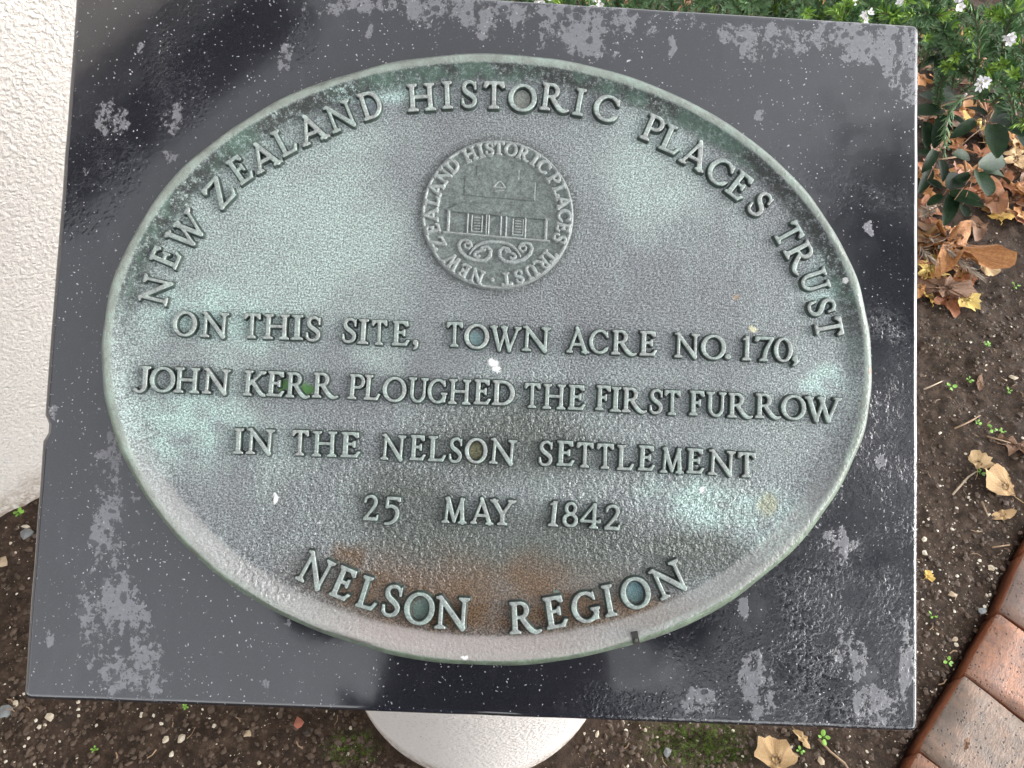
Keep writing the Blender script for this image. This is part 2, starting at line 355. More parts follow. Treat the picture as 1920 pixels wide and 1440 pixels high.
def mat_brick(name, c1, c2):
    s = NT(name); oi = s.n('ShaderNodeObjectInfo')
    v = s.vm('ADD', s.P, s.vm('MULTIPLY', oi.outputs['Random'], (7.0, 3.0, 0.0)))
    sep = s.n('ShaderNodeSeparateXYZ'); s.l(s.P, sep.inputs[0])
    c = s.ramp(s.noise(28, 5, 0.7, vec=v), [(0.3, c2), (0.52, tuple((a + b) / 2 for a, b in zip(c1, c2))), (0.7, c1)])
    pv = s.scale(v, (1.0, 0.45, 1.0), rot=(0, 0, 0.6)); p = s.noise(240, 4, 0.75, vec=pv)
    bv = s.n('ShaderNodeSeparateColor'); s.l(s.vor(210, out='Color', vec=v), bv.inputs[0])
    pit = s.mul(s.step(s.vor(210, vec=v), 0.14, 0.34, 1, 0), s.m_('GREATER_THAN', bv.outputs[0], 0.66))
    c = s.mix(s.mul(s.step(s.noise(90, 5, 0.75, vec=v), 0.5, 0.68), 0.55), c, tuple(x * .5 for x in c2))
    c = s.mix(s.mul(pit, 0.9), c, (0.05, 0.035, 0.03))
    wh = s.step(s.noise(150, 4, 0.7, vec=v), 0.66, 0.74)
    c = s.mix(s.mul(wh, 0.6), c, (0.48, 0.36, 0.30))
    side = s.step(sep.outputs[2], -0.008, -0.003, 1, 0)
    c = s.mix(s.mul(side, 0.8), c, (0.30, 0.085, 0.03))
    return s.fin(c, s.add(0.28, s.mul(s.noise(40, 3, vec=v), 0.4)), 0, s.bump(s.add(p, s.mul(pit, -0.8)), 1.0, 0.0022), 0.5)

def mat_leaf(name, stops, nsc=30, rough=0.5, trans=0.0, spec=0.4, vein=None):
    s = NT(name); oi = s.n('ShaderNodeObjectInfo')
    v = s.vm('ADD', s.P, s.vm('MULTIPLY', oi.outputs['Random'], (3.0, 5.0, 1.0)))
    f = s.add(s.mul(s.noise(nsc, 4, 0.65, vec=v), 0.7), s.mul(oi.outputs['Random'], 0.3))
    c = s.ramp(f, stops)
    sp = s.step(s.noise(nsc * 7, 3, 0.7, vec=v), 0.64, 0.72)
    c = s.mix(s.mul(sp, 0.35), c, tuple(x * 0.35 for x in stops[0][1]))
    hgt = s.noise(nsc * 6, 3, 0.6, vec=v)
    if vein:
        sp = s.n('ShaderNodeSeparateXYZ'); s.l(s.P, sp.inputs[0])
        a = s.m_('ARCTAN2', sp.outputs[0], s.add(sp.outputs[1], 0.62)); cb = s.n('ShaderNodeCombineXYZ'); s.put(cb.inputs[0], s.mul(a, 9.0)); s.put(cb.inputs[1], s.mul(oi.outputs['Random'], 9.0))
        st_ = s.noise(2.2, 2, 0.5, vec=cb.outputs[0]); ln_ = s.step(s.m_('ABSOLUTE', s.m_('SUBTRACT', st_, 0.5)), 0.0, 0.035, 1, 0)
        c = s.mix(s.mul(ln_, 0.45), c, vein); hgt = s.add(hgt, s.mul(ln_, 1.2))
    nrm = s.bump(hgt, 0.6, 0.0015)
    return s.fin(c, rough, 0, nrm, spec)

MAT = {}
MAT['granite'] = mat_granite()
MAT['plate'] = mat_bronze_plate()
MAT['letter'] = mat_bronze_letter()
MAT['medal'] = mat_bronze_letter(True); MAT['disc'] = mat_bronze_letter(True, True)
MAT['wall'] = mat_stucco('wall_stucco', (0.80, 0.75, 0.70), 225, 0.0022)
MAT['column'] = mat_stucco('column_stucco', (0.88, 0.83, 0.79), 230, 0.0028)
MAT['soil'] = mat_soil()
MAT['brick_a'] = mat_brick('brick_pink', (0.35, 0.21, 0.155), (0.19, 0.145, 0.125))
MAT['brick_b'] = mat_brick('brick_orange', (0.46, 0.21, 0.115), (0.20, 0.125, 0.10))
MAT['brick_c'] = mat_brick('brick_brown', (0.30, 0.19, 0.13), (0.14, 0.112, 0.092))
def plain(name, col, rough=0.6, metal=0.0, var=0.25, sc=60, **k):
    s = NT(name); c = s.ramp(s.noise(sc, 4, 0.65), [(0.3, tuple(x * (1 - var) for x in col)), (0.7, tuple(min(1, x * (1 + var)) for x in col))])
    return s.fin(c, rough, metal, s.bump(s.noise(sc * 4, 3), 0.3, 0.001), **k)
# ------------------------------------------------------------------ the alphabet: Roman capitals drawn as shapes, cap height 1
def arc(cx, cy, rx, ry, a0, a1, w0, w1=None, n=14):
    """stroke along an ellipse arc (degrees), width goes from w0 (at the sides) to w1 (top and bottom)"""
    w1 = w0 if w1 is None else w1; out = []
    for i in range(n + 1):
        a = math.radians(a0 + (a1 - a0) * i / n)
        out.append((cx + rx * math.cos(a), cy + ry * math.sin(a), w1 + (w0 - w1) * abs(math.cos(a)) ** 1.3))
    return ('C', out)
def ln(*p): return ('C', list(p))
def poly(*p): return ('P', list(p))
S_ = 0.135      # thick stem
T_ = 0.085      # thin stroke
def stem(x, lo=0.0, hi=1.0, foot=True, head=True, w=S_, fw=0.33, hw=0.30):
    o = [poly((x - w/2, lo), (x + w/2, lo), (x + w/2 * .94, (lo + hi) / 2), (x + w/2, hi), (x - w/2, hi), (x - w/2 * .94, (lo + hi) / 2))]
    if foot: o.append(poly((x - fw/2, lo), (x + fw/2, lo), (x + fw/2, lo + .05), (x + w/2, lo + .12), (x - w/2, lo + .12), (x - fw/2, lo + .05)))
    if head: o.append(poly((x - hw/2, hi - .05), (x - w/2, hi - .11), (x + w/2, hi - .11), (x + hw/2, hi - .05), (x + hw/2, hi), (x - hw/2, hi)))
    return o
def bar(x0, x1, y, w=T_): return [poly((x0, y - w/2), (x1, y - w/2), (x1, y + w/2), (x0, y + w/2))]
def foot(x, y=0.0, fw=0.3, up=False):
    if up: return [poly((x - fw/2, y - .05), (x + fw/2, y - .05), (x + fw/2, y), (x - fw/2, y)), poly((x - .06, y - .11), (x + .06, y - .11), (x + fw/2, y - .04), (x - fw/2, y - .04))]
    return [poly((x - fw/2, y), (x + fw/2, y), (x + fw/2, y + .05), (x - fw/2, y + .05)), poly((x - fw/2, y + .04), (x + fw/2, y + .04), (x + .06, y + .11), (x - .06, y + .11))]
def tick_dn(x, y, s=1, h=.17):   # serif hanging at the end of a top arm
    return [poly((x - s * .03, y + .045), (x + s * .05, y + .045), (x + s * .07, y - h + .03), (x + s * .0, y - h), (x - s * .13, y - .03))]
def tick_up(x, y, s=1, h=.2):    # serif rising at the end of a bottom arm
    return [poly((x - s * .16, y + .02), (x - s * .02, y - .045), (x + s * .10, y + h), (x + s * .02, y + h + .02), (x - s * .04, y + .08))]
def bowl(x0, x1, y0, y1, w=.125, t=.075):
    cy = (y0 + y1) / 2; ry = (y1 - y0) / 2 - t / 2; xm = x0 + (x1 - x0) * .42; rx = x1 - xm - w / 2
    return [arc(xm, cy, rx, ry, -90, 90, w, t, 16)] + bar(x0, xm, y0 + t/2, t) + bar(x0, xm, y1 - t/2, t)
G = {}
G['A'] = (1.0, [ln((.13, .03, .085), (.46, .97, .085)), ln((.43, 1.0, .09), (.47, .93, .14), (.84, .04, .15))] + bar(.27, .66, .34) + foot(.13, 0, .26) + foot(.84, 0, .32))
G['C'] = (.9, [arc(.49, .5, .40, .455, 42, 318, .145, .075, 22)] + [poly((.76, .80), (.80, .68), (.86, .68), (.84, .93), (.78, .90))] + [poly((.76, .20), (.88, .30), (.86, .20), (.78, .09))])
G['D'] = (.9, stem(.2, fw=.3, hw=.3) + [arc(.40, .5, .40, .455, -90, 90, .14, .08, 18)] + bar(.1, .4, .045) + bar(.1, .4, .955))
G['E'] = (.7, stem(.18, fw=.28, hw=.28) + bar(.1, .58, .045) + bar(.1, .52, .957) + bar(.2, .44, .53) + tick_dn(.54, .955, 1, .17) + tick_up(.58, .045, 1, .17) + [poly((.38, .53), (.45, .40), (.50, .40), (.50, .66), (.45, .66))])
G['F'] = (.64, stem(.18, fw=.32, hw=.28) + bar(.1, .54, .957) + bar(.2, .42, .52) + tick_dn(.55, .955, 1, .19) + [poly((.36, .52), (.42, .39), (.47, .39), (.47, .65), (.42, .65))])
G['G'] = (.95, [arc(.49, .5, .40, .455, 48, 330, .145, .075, 22)] + [poly((.74, .83), (.79, .70), (.85, .70), (.82, .95), (.76, .91))] + stem(.80, .06, .44, False, True, .13, hw=.30))
G['H'] = (1.0, stem(.18, fw=.36, hw=.34) + stem(.82, fw=.36, hw=.34) + bar(.2, .8, .52, .09))
G['I'] = (.36, stem(.18, fw=.36, hw=.34))
G['J'] = (.62, stem(.40, .22, 1.0, False, True, hw=.34) + [ln((.40, .30, .135), (.39, .14, .12), (.30, .0, .095), (.17, -.02, .085), (.08, .06, .10))])
G['K'] = (.95, stem(.18, fw=.34, hw=.34) + [ln((.74, .97, .075), (.26, .45, .075)), ln((.36, .58, .13), (.60, .26, .14), (.76, .08, .13), (.90, .035, .09))] + foot(.76, 1.0, .28, True))
G['L'] = (.74, stem(.18, fw=.3, hw=.34) + bar(.1, .6, .045) + tick_up(.62, .045, 1, .2))
G['M'] = (1.05, [ln((.20, .03, .075), (.26, .97, .075)), ln((.25, .97, .15), (.54, .10, .12)), ln((.54, .06, .075), (.83, .97, .08)), ln((.82, .96, .12), (.88, .03, .145))] + foot(.19, 0, .28) + foot(.88, 0, .32) + [poly((.14, .95), (.30, .95), (.30, 1.0), (.14, 1.0)), poly((.78, .94), (.93, .94), (.93, 1.0), (.78, 1.0))])
G['N'] = (1.05, [ln((.20, .03, .08), (.20, .96, .08)), ln((.16, .98, .11), (.88, .05, .15)), ln((.885, .0, .08), (.885, .97, .085))] + foot(.20, 0, .30) + foot(.885, 1.0, .30, True) + [poly((.04, .95), (.26, .92), (.22, 1.0), (.04, 1.0))])
G['O'] = (1.0, [arc(.5, .5, .425, .47, 0, 360, .145, .075, 32)])
G['P'] = (.7, stem(.18, fw=.34, hw=.28) + bowl(.18, .68, .44, 1.0))
G['R'] = (1.04, stem(.18, fw=.34, hw=.28) + bowl(.18, .64, .47, 1.0) + [ln((.40, .50, .12), (.56, .26, .14), (.72, .08, .14), (.86, .02, .10), (1.0, .06, .06))])
G['S'] = (.62, [ln((.54, .80, .06), (.46, .925, .075), (.32, .965, .085), (.17, .90, .105), (.115, .75, .125), (.19, .60, .14), (.33, .50, .15), (.47, .39, .14), (.525, .25, .125), (.46, .10, .105), (.31, .03, .085), (.15, .06, .08), (.07, .17, .065))] + [poly((.50, .90), (.52, .68), (.57, .68), (.57, .96))] + [poly((.04, .10), (.03, .33), (.085, .33), (.13, .12))])
G['T'] = (.82, stem(.41, fw=.36, head=False) + bar(.08, .74, .955, .09) + tick_dn(.10, .955, -1, .18) + tick_dn(.72, .955, 1, .18))
G['U'] = (.9, stem(.19, .34, 1.0, False, True, hw=.34) + stem(.74, .34, 1.0, False, True, .09, hw=.30) + [arc(.465, .36, .275, .32, 180, 360, .11, .085, 16)])
G['W'] = (1.38, [ln((.16, .97, .145), (.44, .03, .13)), ln((.44, .03, .08), (.72, .97, .08)), ln((.60, .97, .145), (.88, .03, .13)), ln((.88, .03, .08), (1.22, .97, .08))] + foot(.16, 1.0, .30, True) + foot(.62, 1.0, .26, True) + foot(1.22, 1.0, .28, True))
G['Y'] = (.95, stem(.47, .0, .44, True, False, fw=.34) + [ln((.14, .97, .14), (.47, .42, .14)), ln((.80, .97, .085), (.48, .42, .085))] + foot(.14, 1.0, .28, True) + foot(.81, 1.0, .28, True))
G['Z'] = (.86, [ln((.72, .95, .14), (.14, .05, .14))] + bar(.10, .76, .957) + bar(.10, .76, .045) + tick_dn(.12, .955, -1, .17) + tick_up(.76, .045, 1, .19))
G['0'] = (.74, [arc(.37, .5, .30, .465, 0, 360, .135, .07, 28)])
G['1'] = (.38, stem(.21, head=False, fw=.34) + [poly((.05, .90), (.15, .94), (.28, 1.0), (.28, .90), (.15, .86), (.05, .84))])
G['2'] = (.74, [ln((.10, .74, .08), (.15, .89, .085), (.32, .965, .09), (.50, .92, .11), (.58, .76, .135), (.53, .58, .12), (.38, .38, .095), (.12, .07, .08))] + bar(.07, .66, .06, .11) + [poly((.60, .02), (.68, .02), (.71, .22), (.66, .22))])
G['4'] = (.86, [ln((.60, .97, .07), (.08, .28, .07))] + stem(.60, .0, 1.0, True, False, .125, fw=.32) + bar(.05, .84, .27, .08) + [poly((.76, .24), (.86, .24), (.86, .36), (.80, .36))])
G['5'] = (.74, bar(.2, .66, .93, .10) + [ln((.20, .93, .08), (.17, .56, .075)), ln((.17, .56, .07), (.34, .62, .10), (.52, .54, .12), (.60, .36, .135), (.54, .10, .12), (.36, -.06, .09), (.14, -.10, .07))] + tick_dn(.64, .93, 1, .13))
G['7'] = (.80, bar(.08, .76, .95, .10) + [ln((.72, .93, .08), (.50, .5, .12), (.38, .05, .135))] + foot(.37, 0, .32) + tick_dn(.10, .95, -1, .15))
G['8'] = (.72, [arc(.36, .745, .20, .21, 0, 360, .115, .08, 24), arc(.36, .27, .26, .235, 0, 360, .13, .085, 26)])
G['.'] = (.22, [ln((.11, .08, .18), (.112, .081, .18))])
G[','] = (.24, [ln((.13, .10, .18), (.132, .101, .18)), ln((.17, .08, .11), (.16, -.08, .08), (.08, -.17, .04))])

def sdf_eval(shape, X, Y):
    """signed distance, positive inside, union of polygons and tapered strokes"""
    best = np.full(X.shape, -9.0)
    for kind, pts in shape:
        if kind == 'P':
            n = len(pts); d2 = np.full(X.shape, 1e9); ins = np.zeros(X.shape, bool)
            for i in range(n):
                x0, y0 = pts[i][:2]; x1, y1 = pts[(i + 1) % n][:2]
                ex, ey = x1 - x0, y1 - y0; L = ex * ex + ey * ey + 1e-12
                t = np.clip(((X - x0) * ex + (Y - y0) * ey) / L, 0, 1)
                d2 = np.minimum(d2, (X - x0 - t * ex) ** 2 + (Y - y0 - t * ey) ** 2)
                c = ((y0 > Y) != (y1 > Y)) & (X < (x1 - x0) * (Y - y0) / (y1 - y0 + 1e-12) + x0); ins ^= c
            d = np.sqrt(d2); best = np.maximum(best, np.where(ins, d, -d))
        else:
            p = pts
            if len(p) > 2 and kind == 'C' and len(p) < 14:       # smooth hand-drawn strokes
                q = []; P_ = [p[0]] + p + [p[-1]]
                for i in range(1, len(P_) - 2):
                    a, b, c, e = (np.array(P_[i + k]) for k in (-1, 0, 1, 2))
                    for j in range(4):
                        t = j / 4; q.append(tuple(0.5 * (2*b + (c - a)*t + (2*a - 5*b + 4*c - e)*t*t + (3*b - a - 3*c + e)*t**3)))
                q.append(p[-1]); p = q
            for i in range(len(p) - 1):
                x0, y0, w0 = p[i]; x1, y1, w1 = p[i + 1]
                ex, ey = x1 - x0, y1 - y0; L = ex * ex + ey * ey + 1e-12
                t = np.clip(((X - x0) * ex + (Y - y0) * ey) / L, 0, 1)
                d = (w0 + (w1 - w0) * t) / 2 - np.hypot(X - x0 - t * ex, Y - y0 - t * ey)
                best = np.maximum(best, d)
    return best

def relief(name, shape, x0, x1, y0, y1, size, height, draft, res, fat=0.0, mat=None, soft=0.0003, dome=0.0002, skirt=-0.0001):
    """cast relief: a height sheet that follows the distance to the outline (all sizes in metres)"""
    pad = (draft + 0.0006) / size
    nx = max(4, int((x1 - x0 + 2 * pad) * size / res)); ny = max(4, int((y1 - y0 + 2 * pad) * size / res))
    xs = np.linspace(x0 - pad, x1 + pad, nx); ys = np.linspace(y0 - pad, y1 + pad, ny)
    X, Y = np.meshgrid(xs, ys)
    D = (sdf_eval(shape, X, Y) + fat) * size
    t = np.clip((D + draft) / draft, 0, 1)
    t = t ** (1.7 if height > .003 else 1.0)
    Z = skirt + (height - soft - skirt) * t + soft * np.clip(D / 0.0006, 0, 1) ** 0.6 + dome * np.clip(D / 0.0014, 0, 1)
    live = D > -draft - res * 1.5
    fl = live[:-1, :-1] | live[1:, :-1] | live[:-1, 1:] | live[1:, 1:]
    idx = -np.ones(X.shape, int); used = np.zeros(X.shape, bool)
    for a in (0, 1):
        for b in (0, 1): used[a:ny - 1 + a, b:nx - 1 + b] |= fl
    idx[used] = np.arange(used.sum())
    V = np.c_[X[used] * size, Y[used] * size, Z[used]]
    jj, ii = np.nonzero(fl)
    Fs = np.c_[idx[jj, ii], idx[jj, ii + 1], idx[jj + 1, ii + 1], idx[jj + 1, ii]]
    me = bpy.data.meshes.new(name); me.from_pydata(V.tolist(), [], Fs.tolist())
    if mat: me.materials.append(mat)
    smooth(me); return me

# ------------------------------------------------------------------ the granite slab
SLROT = (TILT, 0, 0); SLLOC = (0, 0, ZS)
def build_slab():
    C = [slabpt(148.5, -47, -.0036), slabpt(1720, 50, -.0036), slabpt(1718, 1371, -.0036), slabpt(46, 1309, -.0036)]
    C = [np.array(c[:2]) for c in C]; n = 4; R_ = 0.0062; pts = []
    for i in range(4):
        p, q, r = C[i - 1], C[i], C[(i + 1) % 4]
        a = (p - q) / np.linalg.norm(p - q); b = (r - q) / np.linalg.norm(r - q)
        for k in range(5):
            t = k / 4; pts.append(q + a * R_ * (1 - t) ** 2 + b * R_ * t ** 2)
        L = np.linalg.norm(r - q); m = int(L / 0.006)
        for k in range(1, m):
            pts.append(q + b * (R_ + (L - 2 * R_) * k / m))
    pts = np.array(pts); N = len(pts)
    t = np.roll(pts, -1, 0) - np.roll(pts, 1, 0); t /= np.linalg.norm(t, axis=1)[:, None]
    inn = np.c_[t[:, 1], -t[:, 0]]
    if ((inn * -pts).sum(1) < 0).mean() > .5: inn = -inn
    rng = np.random.default_rng(4); wob = np.interp(np.arange(N), np.linspace(0, N, 90), rng.normal(0, .00012, 90))
    chip = slabpt(85, 803)[:2]; dch = np.linalg.norm(pts - chip, axis=1); ch = np.clip(1 - dch / .0085, 0, 1) ** .6
    chip2 = slabpt(1190, 1352)[:2]
    rings = [(.0042, 0.0), (.0022, -.0004), (.0008, -.0016), (0.0, -.0036), (0.0, -.018), (.001, -.0300), (.02, -.0302)]
    V = []
    for k, (ins, z) in enumerate(rings):
        cc = ch * (.0030 if k == 0 else (.0042 if k <= 2 else (.0038 if k == 3 else 0.0)))
        P = pts + inn * (ins + wob * (k < 4) + cc)[:, None]
        zz = np.full(N, z) - (k in (1, 2)) * .0018 * ch
        V += list(np.c_[P, zz])
    F = []
    for k in range(len(rings) - 1):
        for i in range(N):
            j = (i + 1) % N; F.append((k * N + i, k * N + j, (k + 1) * N + j, (k + 1) * N + i))
    F.append(tuple((len(rings) - 1) * N + i for i in range(N)))
    ins_ = list(np.c_[pts + inn * .0042, np.zeros(N)]); last = 0
    for k in (.9, .75, .55, .35, .15):
        st_ = len(V); V += [np.array((p[0] * k, p[1] * k, 0.0)) for p in ins_]
        for i in range(N): j = (i + 1) % N; F.append((last + j, last + i, st_ + i, st_ + j))
        last = st_
    V.append(np.array((0, 0, 0.0)))
    for i in range(N): F.append((last + (i + 1) % N, last + i, len(V) - 1))
    o = mesh_obj('granite_slab', V, F, MAT['granite'])
    bm = bmesh.new(); bm.from_mesh(o.data); bmesh.ops.recalc_face_normals(bm, faces=bm.faces)
    for f in bm.faces: f.smooth = abs(f.normal.z) < .995
    bm.to_mesh(o.data); bm.free()
    o.location = SLLOC; o.rotation_euler = SLROT
    tag(o, 'black granite slab tilted on the white column, wet and blotched with pale lime', 'slab')
    return o
build_slab()

# ------------------------------------------------------------------ the bronze plaque
plq = empty('bronze_plaque', SLLOC, SLROT)
tag(plq, 'oval weathered bronze plaque with raised lettering, lying on the black granite slab', 'plaque')
EC = np.array([0.0015, -0.0036]); EA, EB = 0.2671, 0.213; ER = math.radians(0.74)
FIELD = 0.0036
def build_plate():
    N = 420
    # distance in from the outer edge, height above the stone
    prof = [(0.0, -0.002), (0.0002, 0.0012), (0.0020, 0.0046), (0.0040, 0.0074), (0.0046, 0.0081), (0.0054, 0.0083), (0.0086, 0.0083), (0.0096, 0.0079),
            (0.0120, 0.0067), (0.015, 0.0055), (0.019, 0.0045), (0.0225, 0.0040), (0.027, 0.0037), (0.034, FIELD), (0.06, FIELD), (0.10, FIELD), (0.15, FIELD), (0.195, FIELD)]
    rng = np.random.default_rng(2); a = np.arange(N) * 2 * math.pi / N
    wob = np.zeros(N); wob2 = np.zeros(N)
    for k in range(2, 40):
        wob += rng.normal(0, .00032 / k ** .5) * np.sin(k * a + rng.uniform(0, 6)); wob2 += rng.normal(0, .0003 / k ** .4) * np.sin(k * a + rng.uniform(0, 6))
    V = []
    cr, sr = math.cos(ER), math.sin(ER)
    for k, (d, z) in enumerate(prof):
        if k < 14:
            x = (EA - d) * np.cos(a); y = (EB - d) * np.sin(a)
            s = 1 + (wob if k < 5 else wob2 * (1 if k < 10 else 0)) / EB; x *= s; y *= s
        else:
            f = (0.213 - d) / 0.213; x = (EA - .034) * np.cos(a) * f / (1 - .034 / .213); y = (EB - .034) * np.sin(a) * f / (1 - .034 / .213)
        V += list(np.c_[x * cr - y * sr + EC[0], x * sr + y * cr + EC[1], np.full(N, z)])
    F = []
    for k in range(len(prof) - 1):
        for i in range(N):
            j = (i + 1) % N; F.append((k * N + i, k * N + j, (k + 1) * N + j, (k + 1) * N + i))
    c = len(V); V.append((EC[0], EC[1], FIELD))
    for i in range(N): F.append(((len(prof) - 1) * N + i, (len(prof) - 1) * N + (i + 1) % N, c))
    o = mesh_obj('plate', V, F, MAT['plate'], plq, True)
    return o
build_plate()
# notch in the rim
nm = MB(); q = slabpt(1191, 1196, 0.0072); th = math.atan2(q[1] - EC[1], q[0] - EC[0])
nb = MB(); nb.box((-.0022, -.0044, -.0012), (.0022, .0044, .0012)); 
MAT['hole'] = plain('dark_bronze_hole', (0.02, 0.018, 0.016), 0.7)
MAT['grey_screw'] = plain('dull_screw', (0.12, 0.13, 0.11), 0.5, 0.6)
hob = nb.build('drain_notch', MAT['hole'], plq); hob.location = (q[0], q[1], 0.0078); hob.rotation_euler = (0, 0, 0.24)
sb = MB(); sb.tube([(0, -.001, .0012), (0, -.001, .0020)], [.0014, .001], 8); scr = sb.build('screw', MAT['grey_screw'], hob)

HT = 0.0074   # height of the letter faces above the stone
GM = {}
def glyph(ch, cap, key):
    k = (ch, key)
    if k not in GM:
        W_, shape = G[ch]
        if key == 'main':
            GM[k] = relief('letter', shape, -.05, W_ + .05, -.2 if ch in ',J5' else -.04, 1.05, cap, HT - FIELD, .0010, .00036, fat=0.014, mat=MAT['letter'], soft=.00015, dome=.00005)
        else:
            GM[k] = relief('emblem_letter', shape, -.08, W_ + .08, -.06, 1.08, cap, .0016, .0006, .0003, fat=0.05, mat=MAT['medal'], soft=.0002, dome=.0001, skirt=-.0003)
    return GM[k]
def place_letter(ch, bl, br, capr=1.0):
    a = slabpt(*bl, HT); b = slabpt(*br, HT); d = b - a
    L = math.hypot(d[0], d[1]); W_ = G[ch][0]
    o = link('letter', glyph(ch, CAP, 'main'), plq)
    o.location = (a[0], a[1], FIELD); o.rotation_euler = (0, 0, math.atan2(d[1], d[0])); o.scale = (L / (W_ * CAP), capr, 1)
    return o
CAP = 0.0166      # cap height of the straight lines
K52 = 1.145; K57 = 1.245
LET = []
def cen(ch, cx, cy, deg, wd, k):
    a = math.radians(deg); dx, dy = math.cos(a) * wd / 2, math.sin(a) * wd / 2
    LET.append((ch, (cx - dx, cy - dy), (cx + dx, cy + dy), k))
def two(ch, x0, y0, x1, y1, k): LET.append((ch, (x0, y0), (x1, y1), k))
for a_ in [('N',309.2,576.3,323.3,524.2),('E',327,507,341,475),('W',347.5,475.5,394.1,419.5),('Z',412,395.8,445.3,360.8),('E',450,347.5,478.5,328),
           ('A',482.5,326,529,302),('L',529.5,294.5,561.5,278),('A',568.3,274,617.5,254.5),('N',621.5,250,671.5,231),('D',681.5,226,722,213.5),
           ('H',765,208,816.5,205),('I',830,202.5,848,202),('S',864,200.5,895,200.5),('T',905,202,946.5,203),('O',952.5,206,1005,209),('R',1011.5,203.5,1066,210),
           ('I',1073,213,1091,216.5),('C',1108,220,1155,232),('P',1199,256.5,1231.7,270.4),('L',1233.3,275.8,1269.5,292),('A',1272.5,300,1317.5,323.3),
           ('C',1318.2,329.3,1356.8,354.3),('E',1357.5,355.8,1387.4,379.2),('S',1397.8,389.7,1420.8,410.5),('T',1447.5,433.4,1466,466.6),('R',1469,470,1494,517),
           ('U',1497.4,514,1511,553),('S',1513,567,1522,596.6),('T',1526.2,599.7,1533.8,637)]: two(*a_, K52)
for a_ in [('O',321.5,628.5,366,631),('N',372.5,630.5,425,633.5),('T',453.8,633,487,634),('H',492.5,634.5,540,636),('I',545,636,566,636.5),('S',571,638.5,600,639.5),
           ('S',639,641,667,642.5),('I',670,643.5,688.5,644.5),('T',694,645.5,725,646.5),('E',732.5,646.5,767.5,648),(',',772,646,784,646.5),
           ('T',835,649,867.5,650),('O',870,652.5,916,654),('W',917,656,976,659),('N',976.5,656.5,1030,660),
           ('A',1062.5,660,1104,662),('C',1104,662,1141,663.5),('R',1146,663.5,1194,666),('E',1198,665.5,1232.5,667),
           ('N',1263,669,1311,671.5),('O',1315,672.5,1361,674),('.',1359,672,1371,672.6),('1',1391,674.5,1408,675.5),('7',1415,676,1452,677),('0',1452,677.5,1486,679),(',',1484,677,1497,677.6),
           ('J',247.5,732.5,281,734),('O',279,734,326,735.5),('H',325,735,371,737),('N',376,736.5,427.5,740),('K',454,740.5,497,743),('E',497,741.5,532,744),
           ('R',534,744,580,746),('R',584,744.5,633,746.5),('P',650.5,747,682,749),('L',680.5,748.5,712,750.5),('O',716,752,760,754),('U',762.5,753,800,755.5),
           ('G',800,755,837,757),('H',840,756.5,881,758.5),('E',886.5,757,920,758.5),('D',920,758.5,965,760.5),('T',981,763.5,1012.5,765),('H',1017.5,765.5,1059,767.5),
           ('E',1063,767,1098,769),('F',1116,768,1144,769.5),('I',1144.5,771,1163,772),('R',1165.5,772,1213,774),('S',1217,775,1243,776),('T',1244,777,1276,778.5),
           ('F',1292,778,1321,779),('U',1323,780,1361,782),('R',1364.5,782,1412,784),('R',1416,783,1465,785),('O',1465,785.5,1511,788),('W',1509,789,1579,792),
           ('I',436,850,454,850.5),('N',458,850,511,853),('T',544,853,577.5,854),('H',584,855,629,856.5),('E',636,856.5,675,858),
           ('N',711,860.5,757.5,864),('E',766,862,797.5,863.5),('L',801,864,836,865.5),('S',840,866.5,866,867.5),('O',871,867.5,912.5,869),('N',915,868,965,872.5),
           ('S',1009,872.5,1036,873.5),('E',1042,872.5,1077.5,874),('T',1079,875.5,1112.5,877),('T',1117.5,878,1151,879),('L',1156,880.5,1189,882),('E',1195,881,1228,883),
           ('M',1236,885.5,1282,887.5),('E',1286,886.5,1321,888.5),('N',1326,889,1377,893),('T',1382,894,1417.5,895.5),
           ('2',678,975,709,976.5),('5',715,977,750,979),('M',826,979.5,874,982),('A',882,981.5,924,984),('Y',917.5,983.5,965,985.5),
           ('1',1026,985.5,1045,987.5),('8',1053,987,1084,989),('4',1085,989,1125,991.5),('2',1131,992.5,1163,995)]: two(*a_, 1.0)
for a_ in [('N',550.3,1083.1,601.3,1110.4),('E',614,1114,650.8,1129.6),('L',663.8,1135.6,702,1147.3),('S',711.6,1152.9,747,1159.1),('O',755.1,1168.8,811,1173.8),
           ('N',811.9,1177.8,876.9,1181.8),('R',956,1189.4,1016,1186),('E',1024.4,1181,1067,1174),('G',1077.9,1173.4,1128.7,1162.6),('I',1136.9,1157.5,1156.6,1153.8),
           ('O',1174.2,1148.6,1226.8,1132.6),('N',1238,1127.5,1294,1101.3)]: two(*a_, K57)
for ch, bl, br, k in LET: place_letter(ch, bl, br, k)

